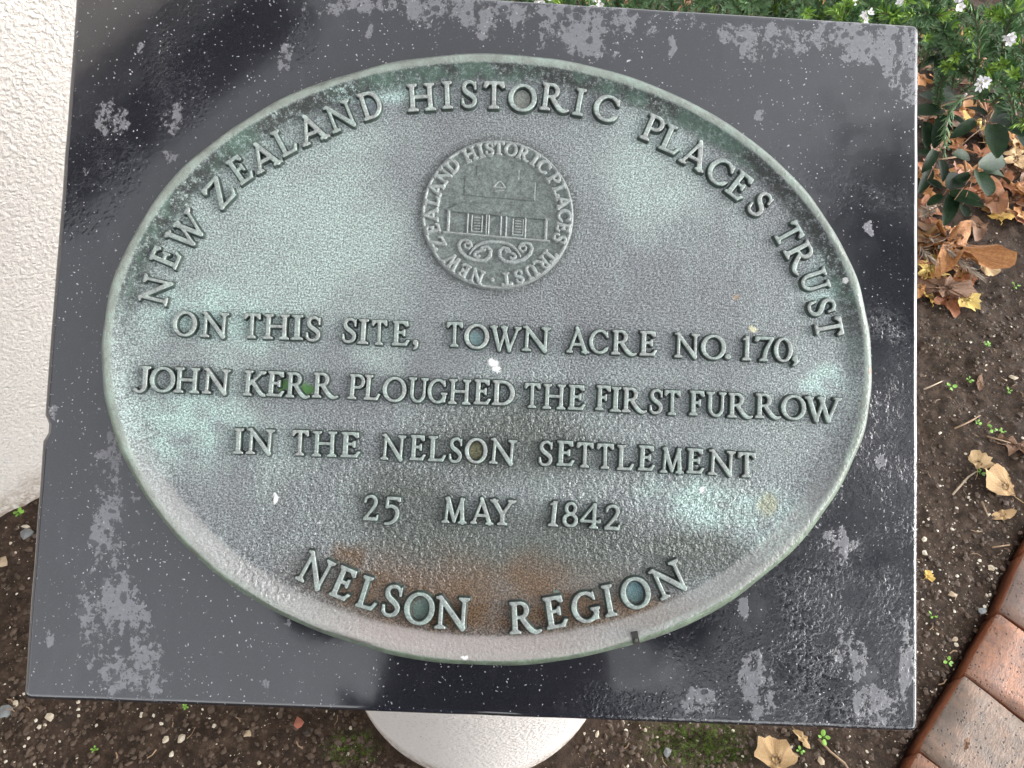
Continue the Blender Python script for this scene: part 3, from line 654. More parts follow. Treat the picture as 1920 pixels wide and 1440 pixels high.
# medallion
def build_emblem():
    c = slabpt(933.3, 401.1, 0.0062); R_ = 144.4 * (CAMS[2] - .0062) / FOC
    prof = [(R_ + .0006, -.0005), (R_, .0016), (R_ - .0003, .0024), (R_ - .0006, .0027), (R_ - .0014, .0027), (R_ - .0018, .0022), (R_ - .0022, .0019), (R_ * .7, .0019), (R_ * .3, .0019)]
    N = 160; V = []; F = []
    for r, z in prof:
        for i in range(N):
            a = 2 * math.pi * i / N; V.append((r * math.cos(a), r * math.sin(a), z))
    for k in range(len(prof) - 1):
        for i in range(N): F.append((k*N+i, k*N+(i+1) % N, (k+1)*N+(i+1) % N, (k+1)*N+i))
    V.append((0, 0, .0019)); F += [((len(prof)-1)*N+i, (len(prof)-1)*N+(i+1) % N, len(V)-1) for i in range(N)]
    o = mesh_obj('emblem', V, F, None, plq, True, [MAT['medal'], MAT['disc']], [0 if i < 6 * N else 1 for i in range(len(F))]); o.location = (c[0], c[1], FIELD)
    capm = 24.5 / 144.4 * R_; base = 115.0 / 144.4 * R_
    for ch, deg in [('Z',240.7),('E',254),('A',266.4),('L',278.7),('A',289.9),('N',302.4),('D',314.3),('H',332.5),('I',342.5),('S',350.2),('T',358.4),('O',8.9),('R',21),('I',31.3),('C',41),
                    ('P',55),('L',66),('A',76.8),('C',88.5),('E',99.2),('S',109.2),('T',126.4),('R',136.5),('U',147.6),('S',159.1),('T',170.1),('N',195.5),('E',207.8),('W',220.5),('.',182.5)]:
        a = math.radians(90 - deg); W_ = G[ch][0] * capm
        l = link('emblem_letter', glyph(ch, capm, 'emb'), o); sx = .95 if ch in 'HNRWO' else 1.05
        r = base + (capm * .42 if ch == '.' else 0); t = Vector((math.sin(a), -math.cos(a), 0))
        p = Vector((math.cos(a), math.sin(a), 0)) * r - t * (W_ * sx / 2)
        l.location = (p.x, p.y, .0019); l.rotation_euler = (0, 0, a - math.pi / 2); l.scale = (sx, 1, 1)
    # pictures on the medallion, in units of its radius
    u = lambda x, y: ((x - 735) / 650, -(y - 725) / 650)
    def R4(x0, y0, x1, y1): return poly(u(x0, y0), u(x1, y1 * 0 + y0 + (x1 - x0) * .02), u(x1, y1 + (x1 - x0) * .02), u(x0, y1))
    def pic(name, shapes, h, fat=0.0, draft=.0004, res=.0003, mk='medal'):
        me = relief(name, shapes, -.78, .78, -.75, .7, R_, h, draft, res, fat=fat, mat=MAT[mk], soft=.0001, dome=.00005, skirt=-.0002)
        m = link(name, me, o); m.location = (0, 0, .0019); return m
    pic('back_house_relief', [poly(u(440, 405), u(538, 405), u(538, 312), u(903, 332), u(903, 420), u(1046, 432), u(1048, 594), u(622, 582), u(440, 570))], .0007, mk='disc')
    pic('gable_window_relief', [('C', [(*u(690, 492), .02), (*u(738, 442), .022), (*u(788, 492), .02)]), ('C', [(*u(700, 494), .02), (*u(780, 496), .02)]), ('C', [(*u(705, 530), .016), (*u(770, 518), .016)])], .0013)
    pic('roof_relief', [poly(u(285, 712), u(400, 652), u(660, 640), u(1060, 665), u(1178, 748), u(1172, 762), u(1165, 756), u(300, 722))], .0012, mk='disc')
    th = []
    for x in (315, 1153): th.append(R4(x - 10, 715 + (x - 315) * .035, x + 10, 900 + (x - 315) * .035))
    for x in (480, 640, 660, 765, 810, 975): th.append(R4(x - 5, 725 + (x - 315) * .035, x + 5, 893 + (x - 315) * .035))
    th.append(poly(u(272, 898), u(1188, 932), u(1188, 946), u(280, 914)))
    pic('veranda_relief', th, .0013, draft=.0003)
    lv = []
    for x in (515, 868):
        y = 740 + (x - 315) * .035
        lv += [R4(x - 4, y, x + 4, y + 140), R4(x + 84, y, x + 92, y + 140), R4(x - 4, y + 134, x + 92, y + 146)]
        lv += [R4(x + 18, y + 14 + k * 24, x + 72, y + 22 + k * 24) for k in range(5)]
    pic('louvre_window_relief', lv, .0012, draft=.0003)
    def curl(mir):
        f = (lambda x: 1452 - x) if mir else (lambda x: x)
        P1 = [(515, 1045), (480, 1040), (455, 1010), (470, 985), (505, 975), (525, 1010), (500, 1045), (455, 1040)] 
        A = [(500, 1000, 14), (478, 990, 14), (462, 1005, 14), (470, 1030, 16), (500, 1040, 18), (522, 1015, 20), (508, 980, 20), (470, 965, 20), (430, 975, 22), (412, 1010, 24), (428, 1060, 26), (480, 1110, 28), (560, 1138, 28), (640, 1135, 26), (685, 1095, 26), (688, 1045, 24), (655, 1015, 22), (615, 1022, 20), (606, 1042, 22), (630, 1050, 22)]
        B = [(510, 1085, 14), (545, 1030, 18), (610, 985, 22), (690, 970, 24), (735, 972, 24)]
        Cc = [(640, 1040, 16), (600, 1055, 18), (560, 1070, 22), (552, 1095, 22), (575, 1110, 20), (590, 1098, 20)]
        return [('C', [(*u(f(x), y + (28 if mir else 0) * 0 + (x - 560) * 0), w_ / 650) for x, y, w_ in q]) for q in (A, B, Cc)]
    pic('scroll_relief', curl(False) + curl(True), .0015, draft=.0004)
build_emblem()

# ------------------------------------------------------------------ column and wall
def build_column():
    N = 96; R_ = .182; cx, cy = 0.0016, -.0087; V = []; F = []
    zs = [-.05, 0.0, .004, .02] + [.02 + (.0) for _ in range(0)]
    rings = [(-.06, 1.0), (0.004, 1.0), (0.012, .997), (.1, .994), (.2, .994), (.3, .994), (.42, .994)]
    for z, k in rings:
        for i in range(N):
            a = 2 * math.pi * i / N; V.append((cx + R_ * k * math.cos(a), cy + R_ * k * math.sin(a), z))
    for i in range(N):                      # slanted top, just under the stone
        a = 2 * math.pi * i / N; x = cx + R_ * .994 * math.cos(a); y = cy + R_ * .994 * math.sin(a)
        V.append((x, y, ZS + y * math.tan(TILT) - .0300 / ct - .0008))
    n = len(rings) + 1
    for k in range(n - 1):
        for i in range(N): F.append((k*N+i, k*N+(i+1) % N, (k+1)*N+(i+1) % N, (k+1)*N+i))
    F.append(tuple((n - 1) * N + i for i in range(N)))
    o = mesh_obj('stucco_column', V, F, MAT['column'], None, True)
    o.data.set_sharp_from_angle(angle=math.radians(60))
    tag(o, 'round white plastered column standing in the soil under the granite slab', 'column')
build_column()
WD = np.array([0.8, 0.6]); WP = np.array([-.7248, .138]); WN = np.array([.6, -.8])   # along the wall, a point of its foot, towards the viewer
def wall_pts(s, d, z): p = WP + WD * s + WN * d; return (p[0], p[1], z)
def slab_box(mb, s0, s1, d0, d1, z0, z1):
    v = [wall_pts(s0, d0, z0), wall_pts(s1, d0, z0), wall_pts(s1, d1, z0), wall_pts(s0, d1, z0), wall_pts(s0, d0, z1), wall_pts(s1, d0, z1), wall_pts(s1, d1, z1), wall_pts(s0, d1, z1)]
    mb.add(v, [(0,1,2,3),(7,6,5,4),(4,5,1,0),(5,6,2,1),(6,7,3,2),(7,4,0,3)])
WALL_H = 2.06; WEND = .62
bld = empty('rendered_house', (float(WP[0]), float(WP[1]), 0))
tag(bld, 'cream rough-rendered house wall rising left of the granite slab', 'house')
def in_bld(o): o.location = (-float(WP[0]), -float(WP[1]), 0); return o
m = MB(); slab_box(m, -6, WEND, -5.0, 0, -.2, WALL_H); wl = m.build('wall', MAT['wall'], bld); in_bld(wl)
MAT['added_soffit'] = plain('pale_added_soffit', (0.62, 0.70, 0.74), 0.6)
MAT['added_gutter'] = plain('charcoal_added_gutter', (0.03, 0.03, 0.033), 0.4)
MAT['roof'] = plain('dark_roof', (0.05, 0.05, 0.055), 0.6)
m = MB(); slab_box(m, -6, .25, .001, .07, WALL_H - .14, WALL_H - .10); in_bld(m.build('added_soffit', MAT['added_soffit'], bld))  # unseen eave underside, added as the pale corner mirrored in the slab
m = MB(); slab_box(m, -6, -.9, .071, .30, WALL_H - .14, WALL_H - .004); slab_box(m, -.9, .25, .071, .18, WALL_H - .14, WALL_H - .004); in_bld(m.build('added_gutter', MAT['added_gutter'], bld))  # unseen eave edge, added and sized for the dark band the slab mirrors
m = MB(); slab_box(m, -6, .25, -5.2, .17, WALL_H + .004, WALL_H + .08); in_bld(m.build('roof', MAT['roof'], bld))
# ------------------------------------------------------------------ the ground
rnd = random.Random(11)
def vnoise(X, Y, sc, seed):
    r = np.random.default_rng(seed); n = 256; g = r.random((n, n))
    x = X * sc; y = Y * sc; xi = np.floor(x).astype(int); yi = np.floor(y).astype(int); fx = x - xi; fy = y - yi
    fx = fx * fx * (3 - 2 * fx); fy = fy * fy * (3 - 2 * fy); a = lambda i, j: g[(xi + i) % n, (yi + j) % n]
    return (a(0, 0) * (1 - fx) + a(1, 0) * fx) * (1 - fy) + (a(0, 1) * (1 - fx) + a(1, 1) * fx) * fy
# inner edge of the brick edging, on the ground
BE = [gpt(1975, 930)[:2], gpt(1912, 1040)[:2], gpt(1861, 1155)[:2], gpt(1796, 1271)[:2], gpt(1711, 1412)[:2]]
d_ = BE[-1] - BE[-2]; BE += [BE[-1] + d_ * .95 + np.array([.01, -.01]), BE[-1] + d_ * 1.85 + np.array([.035, -.02]), BE[-1] + d_ * 2.7 + np.array([.07, -.04])]
d_ = BE[0] - BE[1]; BE = [BE[0] + d_ * 3 + np.array([-.03, .05]), BE[0] + d_ * 2 + np.array([-.015, .025]), BE[0] + d_ + np.array([-.005, .01])] + BE
def path_side(X, Y):
    """signed distance to the brick edge, positive on the brick side"""
    best = np.full(X.shape, 1e9); sg = np.zeros(X.shape)
    for a, b in zip(BE[:-1], BE[1:]):
        e = b - a; L = (e ** 2).sum(); t = np.clip(((X - a[0]) * e[0] + (Y - a[1]) * e[1]) / L, 0, 1)
        d = np.hypot(X - a[0] - t * e[0], Y - a[1] - t * e[1]); c = -(e[0] * (Y - a[1]) - e[1] * (X - a[0]))
        m_ = d < best; best = np.where(m_, d, best); sg = np.where(m_, -np.sign(c), sg)
    return best * sg
def gz(X, Y):
    X = np.asarray(X, float); Y = np.asarray(Y, float)
    far = 1 / (1 + (np.hypot(X, Y) / 6) ** 2)
    z = (vnoise(X, Y, 3, 1) - .5) * .014 + (vnoise(X, Y, 14, 2) - .5) * .010 + (vnoise(X, Y, 45, 3) - .5) * .008 + np.maximum(0, vnoise(X, Y, 90, 4) - .55) * .012
    z = z * far
    r = np.hypot(X, Y); z = z * np.clip((r - .12) / .12, .25, 1)
    s = path_side(X, Y); z = np.where(s > -.015, z * .3 - .035 * np.clip((s + .015) / .02, 0, 1), z)
    return z
SIGN = path_side(np.array([1.2]), np.array([-.5]))[0]
if SIGN < 0:
    _ps = path_side; path_side = lambda X, Y: -_ps(X, Y)
def build_ground():
    dx = np.arange(-1.35, 2.9, .0085); dy = np.arange(-.45, 3.2, .0085)
    ext = np.cumsum(.01 * 1.28 ** np.arange(40)); ext = ext[ext < 260]
    xs = np.r_[dx[0] - ext[::-1], dx, dx[-1] + ext]; ys = np.r_[dy[0] - ext[::-1], dy, dy[-1] + ext]
    X, Y = np.meshgrid(xs, ys); Z = gz(X, Y); ny, nx = X.shape
    V = np.c_[X.ravel(), Y.ravel(), Z.ravel()]
    i, j = np.meshgrid(np.arange(nx - 1), np.arange(ny - 1)); b = (j * nx + i).ravel()
    me = bpy.data.meshes.new('soil_ground'); nf = len(b)
    me.vertices.add(len(V)); me.vertices.foreach_set('co', V.ravel())
    me.loops.add(nf * 4); me.loops.foreach_set('vertex_index', np.c_[b, b + 1, b + nx + 1, b + nx].ravel())
    me.polygons.add(nf); me.polygons.foreach_set('loop_start', np.arange(nf) * 4); me.polygons.foreach_set('loop_total', np.full(nf, 4))
    me.materials.append(MAT['soil']); me.update(); smooth(me); tag(link('ground', me), kind='structure')
build_ground()
def hz(x, y): return float(gz(np.array([x]), np.array([y]))[0])

# bricks: header edging, each a brick of its own on the path
path = empty('brick_path', (0, 0, 0)); tag(path, kind='structure')
def brick_mesh(L, W_, seed):
    r = random.Random(seed); bm = bmesh.new(); nx, ny = 9, 6; H_ = .05
    bmesh.ops.create_cube(bm, size=1)
    for v in bm.verts: v.co = Vector((v.co.x * L, v.co.y * W_, v.co.z * H_ - H_ / 2))
    bmesh.ops.bevel(bm, geom=[e for e in bm.edges], offset=.0015, segments=2, affect='EDGES')
    bmesh.ops.subdivide_edges(bm, edges=[e for e in bm.edges if e.calc_length() > .03], cuts=5, use_grid_fill=True)
    for v in bm.verts:
        v.co += Vector((r.uniform(-1, 1), r.uniform(-1, 1), r.uniform(-1, 1))) * .0007
    me = bpy.data.meshes.new('brick'); bm.to_mesh(me); bm.free(); smooth(me); return me
def lay_brick(a, b, into, L, mk, z, seed, gap=.004):
    a = Vector((*a, 0)); b = Vector((*b, 0)); w_ = (b - a).length - gap
    me = brick_mesh(L, w_, seed); me.materials.append(MAT[mk]); o = link('brick', me, path)
    mid = (a + b) / 2; into = Vector((*into, 0)).normalized()
    o.location = mid + into * L / 2; o.location.z = z
    o.rotation_euler = (rnd.uniform(-.012, .012), rnd.uniform(-.012, .012), math.atan2(into.y, into.x))
kinds = ['brick_b', 'brick_a', 'brick_c', 'brick_b', 'brick_a', 'brick_b', 'brick_c', 'brick_b', 'brick_a', 'brick_b']
inside = []
for k in range(len(BE) - 1):
    a, b = BE[k], BE[k + 1]; e = b - a; n_ = np.array([e[1], -e[0]]); n_ /= np.linalg.norm(n_)
    if path_side(np.array([(a + b)[0] / 2 + n_[0] * .05]), np.array([(a + b)[1] / 2 + n_[1] * .05]))[0] < 0: n_ = -n_
    lay_brick(a, b, n_, .215, kinds[[0, 1, 2, 0, 1, 3, 2, 5, 8, 9][k]] if not 3 <= k <= 7 else ['brick_b', 'brick_a', 'brick_b', 'brick_c', 'brick_b'][k - 3], .020, k)
    inside.append((a + n_ * .222, b + n_ * .222, n_))
for row in range(4):
    for k, (a, b, n_) in enumerate(inside):
        a2 = a + n_ * .118 * row; b2 = b + n_ * .118 * row; m2 = (a2 + b2) / 2
        lay_brick(a2, b2, n_, .113, kinds[(k * 3 + row * 2) % 10], .018, 40 + k + row * 20)

# ------------------------------------------------------------------ stones and grit
def stone_geo(mb, c, r, rg, flat=.6, n=7):
    ax = [rg.uniform(.7, 1.25) * r, rg.uniform(.6, 1.1) * r, r * flat * rg.uniform(.7, 1.1)]; th = rg.uniform(0, 6.28)
    v = [(0, 0, -1)]; 
    for z, q in ((-.5, .85), (.25, .95)):
        for i in range(n):
            a = 6.283 * i / n + z; v.append((q * math.cos(a), q * math.sin(a), z))
    v.append((0, 0, .85)); out = []
    for p in v:
        j = rg.uniform(.68, 1.2); x, y, z = p[0] * ax[0] * j, p[1] * ax[1] * j, p[2] * ax[2] * j
        out.append((c[0] + x * math.cos(th) - y * math.sin(th), c[1] + x * math.sin(th) + y * math.cos(th), c[2] + z))
    f = [(0, 1 + (i + 1) % n, 1 + i) for i in range(n)] + [(1 + i, 1 + (i + 1) % n, 1 + n + (i + 1) % n, 1 + n + i) for i in range(n)] + [(1 + n + i, 1 + n + (i + 1) % n, 2 * n + 1) for i in range(n)]
    mb.add(out, f)
MAT['grit'] = mat_leaf('pale_grit', [(0.3, (0.34, 0.27, 0.18)), (0.5, (0.50, 0.43, 0.32)), (0.7, (0.70, 0.65, 0.56))], 90, 0.45)
MAT['clod'] = mat_leaf('soil_clod', [(0.3, (0.014, 0.009, 0.006)), (0.5, (0.045, 0.029, 0.019)), (0.7, (0.10, 0.066, 0.044))], 60, 0.55)
MAT['stone_grey'] = plain('grey_stone', (0.17, 0.18, 0.18), 0.4)
MAT['stone_tan'] = plain('tan_stone', (0.38, 0.29, 0.19), 0.5)
MAT['stone_red'] = plain('red_stone', (0.30, 0.10, 0.06), 0.5)
def free(x, y): return math.hypot(x - .0016, y + .0087) > .19 and path_side(np.array([x]), np.array([y]))[0] < -.004 and ((x - WP[0]) * WN[0] + (y - WP[1]) * WN[1] > .004 or (x - WP[0]) * WD[0] + (y - WP[1]) * WD[1] > WEND)
def scatter(name, mat, n, r0, r1, seed, dens, flat=.6, pw=3.0, n_side=5):
    rg = random.Random(seed); mb = MB(); k = 0; tries = 0
    while k < n and tries < n * 12:
        tries += 1
        px, py = (rg.uniform(-20, 1940), rg.uniform(1290, 1450)) if rg.random() < .45 else ((rg.uniform(1700, 1935), rg.uniform(200, 1450)) if rg.random() < .86 else (rg.uniform(-15, 90), rg.uniform(900, 1440)))
        if rg.random() > dens(px, py): continue
        g = gpt(px, py); 
        if not free(g[0], g[1]): continue
        r = r0 + (r1 - r0) * rg.random() ** pw; stone_geo(mb, (g[0], g[1], hz(g[0], g[1]) + r * flat * .25), r, rg, flat, n_side); k += 1
    o = mb.build(name, mat, None, False); tag(o, kind='stuff'); return o
def dg(px, py):
    d = .42
    if px > 1700: d = .35 + .65 * math.exp(-((py - 1060) / 130) ** 2) if py > 560 else .22
    return d
tag(scatter('grit', MAT['grit'], 1500, .0005, .0036, 5, dg, .6, 5.5), 'pale cream grit and crumbs scattered over the dark soil')
tag(scatter('soil_crumbs', MAT['clod'], 7000, .0008, .0058, 6, lambda x, y: 1, .55, 3.6, 4), 'loose dark brown crumbs of soil over the bed')
MS = MB(); rg = random.Random(8)
for _ in range(70):      # fine bark and root fibres
    px, py = (rg.uniform(0, 1920), rg.uniform(1300, 1450)) if rg.random() < .45 else (rg.uniform(1710, 1930), rg.uniform(480, 1400))
    g = gpt(px, py)
    if not free(g[0], g[1]): continue
    a = rg.uniform(0, 6.28); L = rg.uniform(.004, .016); z = hz(g[0], g[1]) + .002
    MS.tube([(g[0], g[1], z), (g[0] + math.cos(a) * L * .5, g[1] + math.sin(a) * L * .5, z + .001), (g[0] + math.cos(a + .3) * L, g[1] + math.sin(a + .3) * L, z)], [rg.uniform(.0003, .0009)] * 3, 4)
MAT['twig'] = plain('dry_twig', (0.30, 0.20, 0.12), 0.6)
MAT['twig_pale'] = plain('pale_twig', (0.46, 0.36, 0.26), 0.6)
tag(MS.build('bark_fibres', MAT['twig'], None), 'fine brown bark shreds and root fibres on the soil', kind='stuff')
STONES = [(18, 1337, 20, 'stone_grey', 'flat grey stone at the left edge below the slab'), (98, 1347, 12, 'grit', 'oval cream pebble just below the slab\'s lower left corner'),
          (37, 1322, 9, 'grit', 'small yellowish pebble beside the flat grey stone'), (342, 1385, 14, 'grit', 'larger white pebble below the slab, left of the column'),
          (313, 1388, 10, 'grit', 'round white pebble touching distance left of the larger white one'), (465, 1376, 14, 'stone_tan', 'tan elongated pebble midway between corner pebbles and column'),
          (53, 1003, 17, 'stone_grey', 'dark grey rounded stone by the seedling at the wall foot'), (52, 990, 11, 'grit', 'white stone on top of the grey one at the wall foot'),
          (9, 1057, 18, 'stone_tan', 'brown flattish stone cut by the left picture edge'), (562, 1357, 15, 'stone_red', 'reddish chip of brick under the slab\'s bottom edge'),
          (575, 1373, 14, 'clod', 'dark brown stone beside the reddish chip'), (1731, 1013, 10, 'grit', 'yellowish pebble touching the slab\'s right edge, upper of two'),
          (1732, 1038, 10, 'grit', 'yellowish pebble touching the slab\'s right edge, lower of two'), (1781, 1118, 11, 'stone_tan', 'flat greenish tan stone in the grit right of the slab'),
          (1836, 1148, 12, 'stone_grey', 'grey pebble close to the top corner of the orange brick'), (1788, 1200, 9, 'stone_tan', 'round tan pebble right of the yellow-green sprout near the bricks'),
          (1854, 1068, 13, 'grit', 'long white pebble nearest the upper pink brick'), (1252, 1410, 14, 'stone_grey', 'pale grey stone in the moss below the slab'),
          (1120, 1376, 9, 'grit', 'cream pebble just right of the column foot'), (1540, 1425, 14, 'stone_tan', 'beige stone right of the fallen tan leaf at the bottom'), (1896, 712, 11, 'grit', 'white oval pebble near the right edge, level with FURROW')]
for px, py, s_, mk, lab in STONES:
    g = gpt(px, py); d = np.linalg.norm(g - CW); r = s_ * d / FOC * .62
    mb = MB(); stone_geo(mb, (0, 0, 0), r, random.Random(int(px)), .5, 7); o = mb.build('pebble', MAT[mk], None, False)
    o.location = (g[0], g[1], hz(g[0], g[1]) + r * .22); tag(o, lab, 'pebble', 'larger pebbles on the soil')

# ------------------------------------------------------------------ leaf shapes
def outline(kind, rg):
    if kind == 'maple':
        base = [(-90, .16), (-68, .50), (-52, .62), (-38, .34), (-12, .66), (2, .92), (14, .62), (30, .36), (52, .62), (70, .78), (78, 1.0 * .95), (90, 1.0)]
        ang = []; 
        for a, r in base: ang.append((a, r * rg.uniform(.92, 1.08)))
        for a, r in base[::-1][1:-1]: ang.append((180 - a, r * rg.uniform(.92, 1.08)))
    elif kind == 'oak':
        ang = []
        for side in (0, 1):
            q = []
            for k in range(9):
                t = k / 8; y = -1 + 2 * t; wv = .42 * math.sin(math.pi * min(1, t * .9 + .08)) * (1.25 if k % 2 else .42) + .04
                q.append((math.degrees(math.atan2(y, wv)), math.hypot(y, wv)))
            if side: q = [(180 - a, r) for a, r in q[::-1]][1:-1]
            ang += q
    elif kind == 'fan':
        ang = [(-90, .55), (-60, .45), (-35, .50), (-12, .68), (0, .86), (12, .95), (30, .92), (45, .98), (60, .93), (78, .98), (90, .84), (100, .96), (118, .94), (132, 1.0), (150, .92), (168, .95), (180, .84), (194, .64), (215, .48), (240, .45)]
        ang = [(a, r * rg.uniform(.76, 1.08)) for a, r in ang]
    else:
        ang = []
        for k in range(20):
            a = -90 + 18 * k; c, s = math.cos(math.radians(a)), math.sin(math.radians(a))
            r = 1 / math.sqrt((c / .40) ** 2 + s * s); r *= 1 + .06 * abs(s) ** 6
            ang.append((a, r))
    return ang
def leaf_mesh(kind, seed, curl=.25, stalk=.7, fold=.12):
    rg = random.Random(seed); ang = outline(kind, rg); n = 2 * len(ang); al = [a for a, _ in ang]; rl = [r for _, r in ang]
    pts = []
    for i in range(len(ang)):
        a, r = ang[i]; a2, r2 = ang[(i + 1) % len(ang)]
        p = (r * math.cos(math.radians(a)), r * math.sin(math.radians(a))); q = (r2 * math.cos(math.radians(a2)), r2 * math.sin(math.radians(a2)))
        pts.append(p); jg = rg.uniform(.90, 1.09) if kind in ('maple', 'oak') else rg.uniform(.97, 1.03); pts.append(((p[0] + q[0]) / 2 * jg, (p[1] + q[1]) / 2 * jg))
    cx, cy = (0, -.1) if kind in ('maple', 'fan') else (0, 0)
    w1, w2, w3 = rg.uniform(0, 6.28), rg.uniform(0, 6.28), rg.uniform(.5, 1)
    def zf(x, y, f):
        r = math.hypot(x, y)
        return curl * (.5 * r * r * math.cos(2 * math.atan2(y, x) + w1) + .45 * w3 * f * f * math.sin(5 * math.atan2(y, x) + w2)) + fold * abs(x) * (1.2 - .4 * abs(x)) + .02 * rg.uniform(-1, 1)
    V = []; F = []
    for f in (.22, .45, .7, .88, 1.0):
        for x, y in pts:
            X = cx * (1 - f) + x * f; Y = cy * (1 - f) + y * f; V.append((X, Y, zf(X, Y, f)))
    N = len(pts); V.append((cx, cy, zf(cx, cy, 0) - .01)); c = len(V) - 1
    for k in range(4):
        for i in range(N): F.append((k*N+i, k*N+(i+1) % N, (k+1)*N+(i+1) % N, (k+1)*N+i))
    for i in range(N): F.append((i, (i+1) % N, c))
    mb = MB(); mb.add(V, F)
    if stalk:
        b = pts[0] if kind != 'oval' else (0, -1)
        y0 = b[1] if kind != 'fan' else -.55
        mb.tube([(0, -.05 if kind != 'fan' else -.45, .01), (0, y0 * (.6 if kind != 'fan' else .9), .0), (.0, y0, -.01), (.06, y0 - stalk * .5, .03), (.16 * rg.uniform(-1, 1), y0 - stalk, .0)], [.012, .016, .02, .018, .022], 4)
    if kind in ('maple', 'oak', 'fan', 'oval') and stalk != 0:
        tips = {'maple': [(0, .9), (.82, .05), (-.82, .05), (.5, .55), (-.5, .55), (.35, -.4), (-.35, -.4)], 'oak': [(0, .85)] + [(s * .33, y + .2) for s in (1, -1) for y in (-.6, -.2, .2)],
                'fan': [(0, .8), (.5, .65), (-.5, .65), (.8, .25), (-.8, .25)], 'oval': [(0, .9)]}[kind]
        for tx, ty in tips:
            sy = -.5 if kind in ('maple', 'fan') else (ty - .3 if kind == 'oak' and tx else -.9)
            P = [(tx * t, sy + (ty - sy) * t, zf(tx * t, sy + (ty - sy) * t, t) + .004) for t in (0, .35, .7, 1)]
            mb.tube(P, [.014, .011, .008, .004], 3)
    me = bpy.data.meshes.new('fallen_leaf'); me.from_pydata(mb.v, [], mb.f); smooth(me); return me
MAT['leaf_orange'] = mat_leaf('leaf_orange', [(0.25, (0.30, 0.11, 0.035)), (0.5, (0.50, 0.24, 0.08)), (0.75, (0.64, 0.38, 0.16))], 22, .5, vein=(0.30, 0.10, 0.04))
MAT['leaf_rust'] = mat_leaf('leaf_rust', [(0.25, (0.20, 0.07, 0.03)), (0.5, (0.36, 0.14, 0.06)), (0.75, (0.46, 0.22, 0.10))], 22, .5, vein=(0.14, 0.05, 0.03))
MAT['leaf_yellow'] = mat_leaf('leaf_yellow', [(0.25, (0.52, 0.30, 0.05)), (0.5, (0.70, 0.46, 0.10)), (0.75, (0.78, 0.60, 0.22))], 26, .5, vein=(0.45, 0.26, 0.05))
MAT['leaf_tan'] = mat_leaf('leaf_tan', [(0.25, (0.42, 0.25, 0.11)), (0.5, (0.62, 0.43, 0.22)), (0.75, (0.74, 0.58, 0.36))], 26, .5, vein=(0.34, 0.19, 0.08))
MAT['leaf_brown'] = mat_leaf('leaf_brown', [(0.25, (0.16, 0.08, 0.045)), (0.5, (0.27, 0.15, 0.085)), (0.75, (0.40, 0.25, 0.15))], 26, .5, vein=(0.10, 0.05, 0.03))
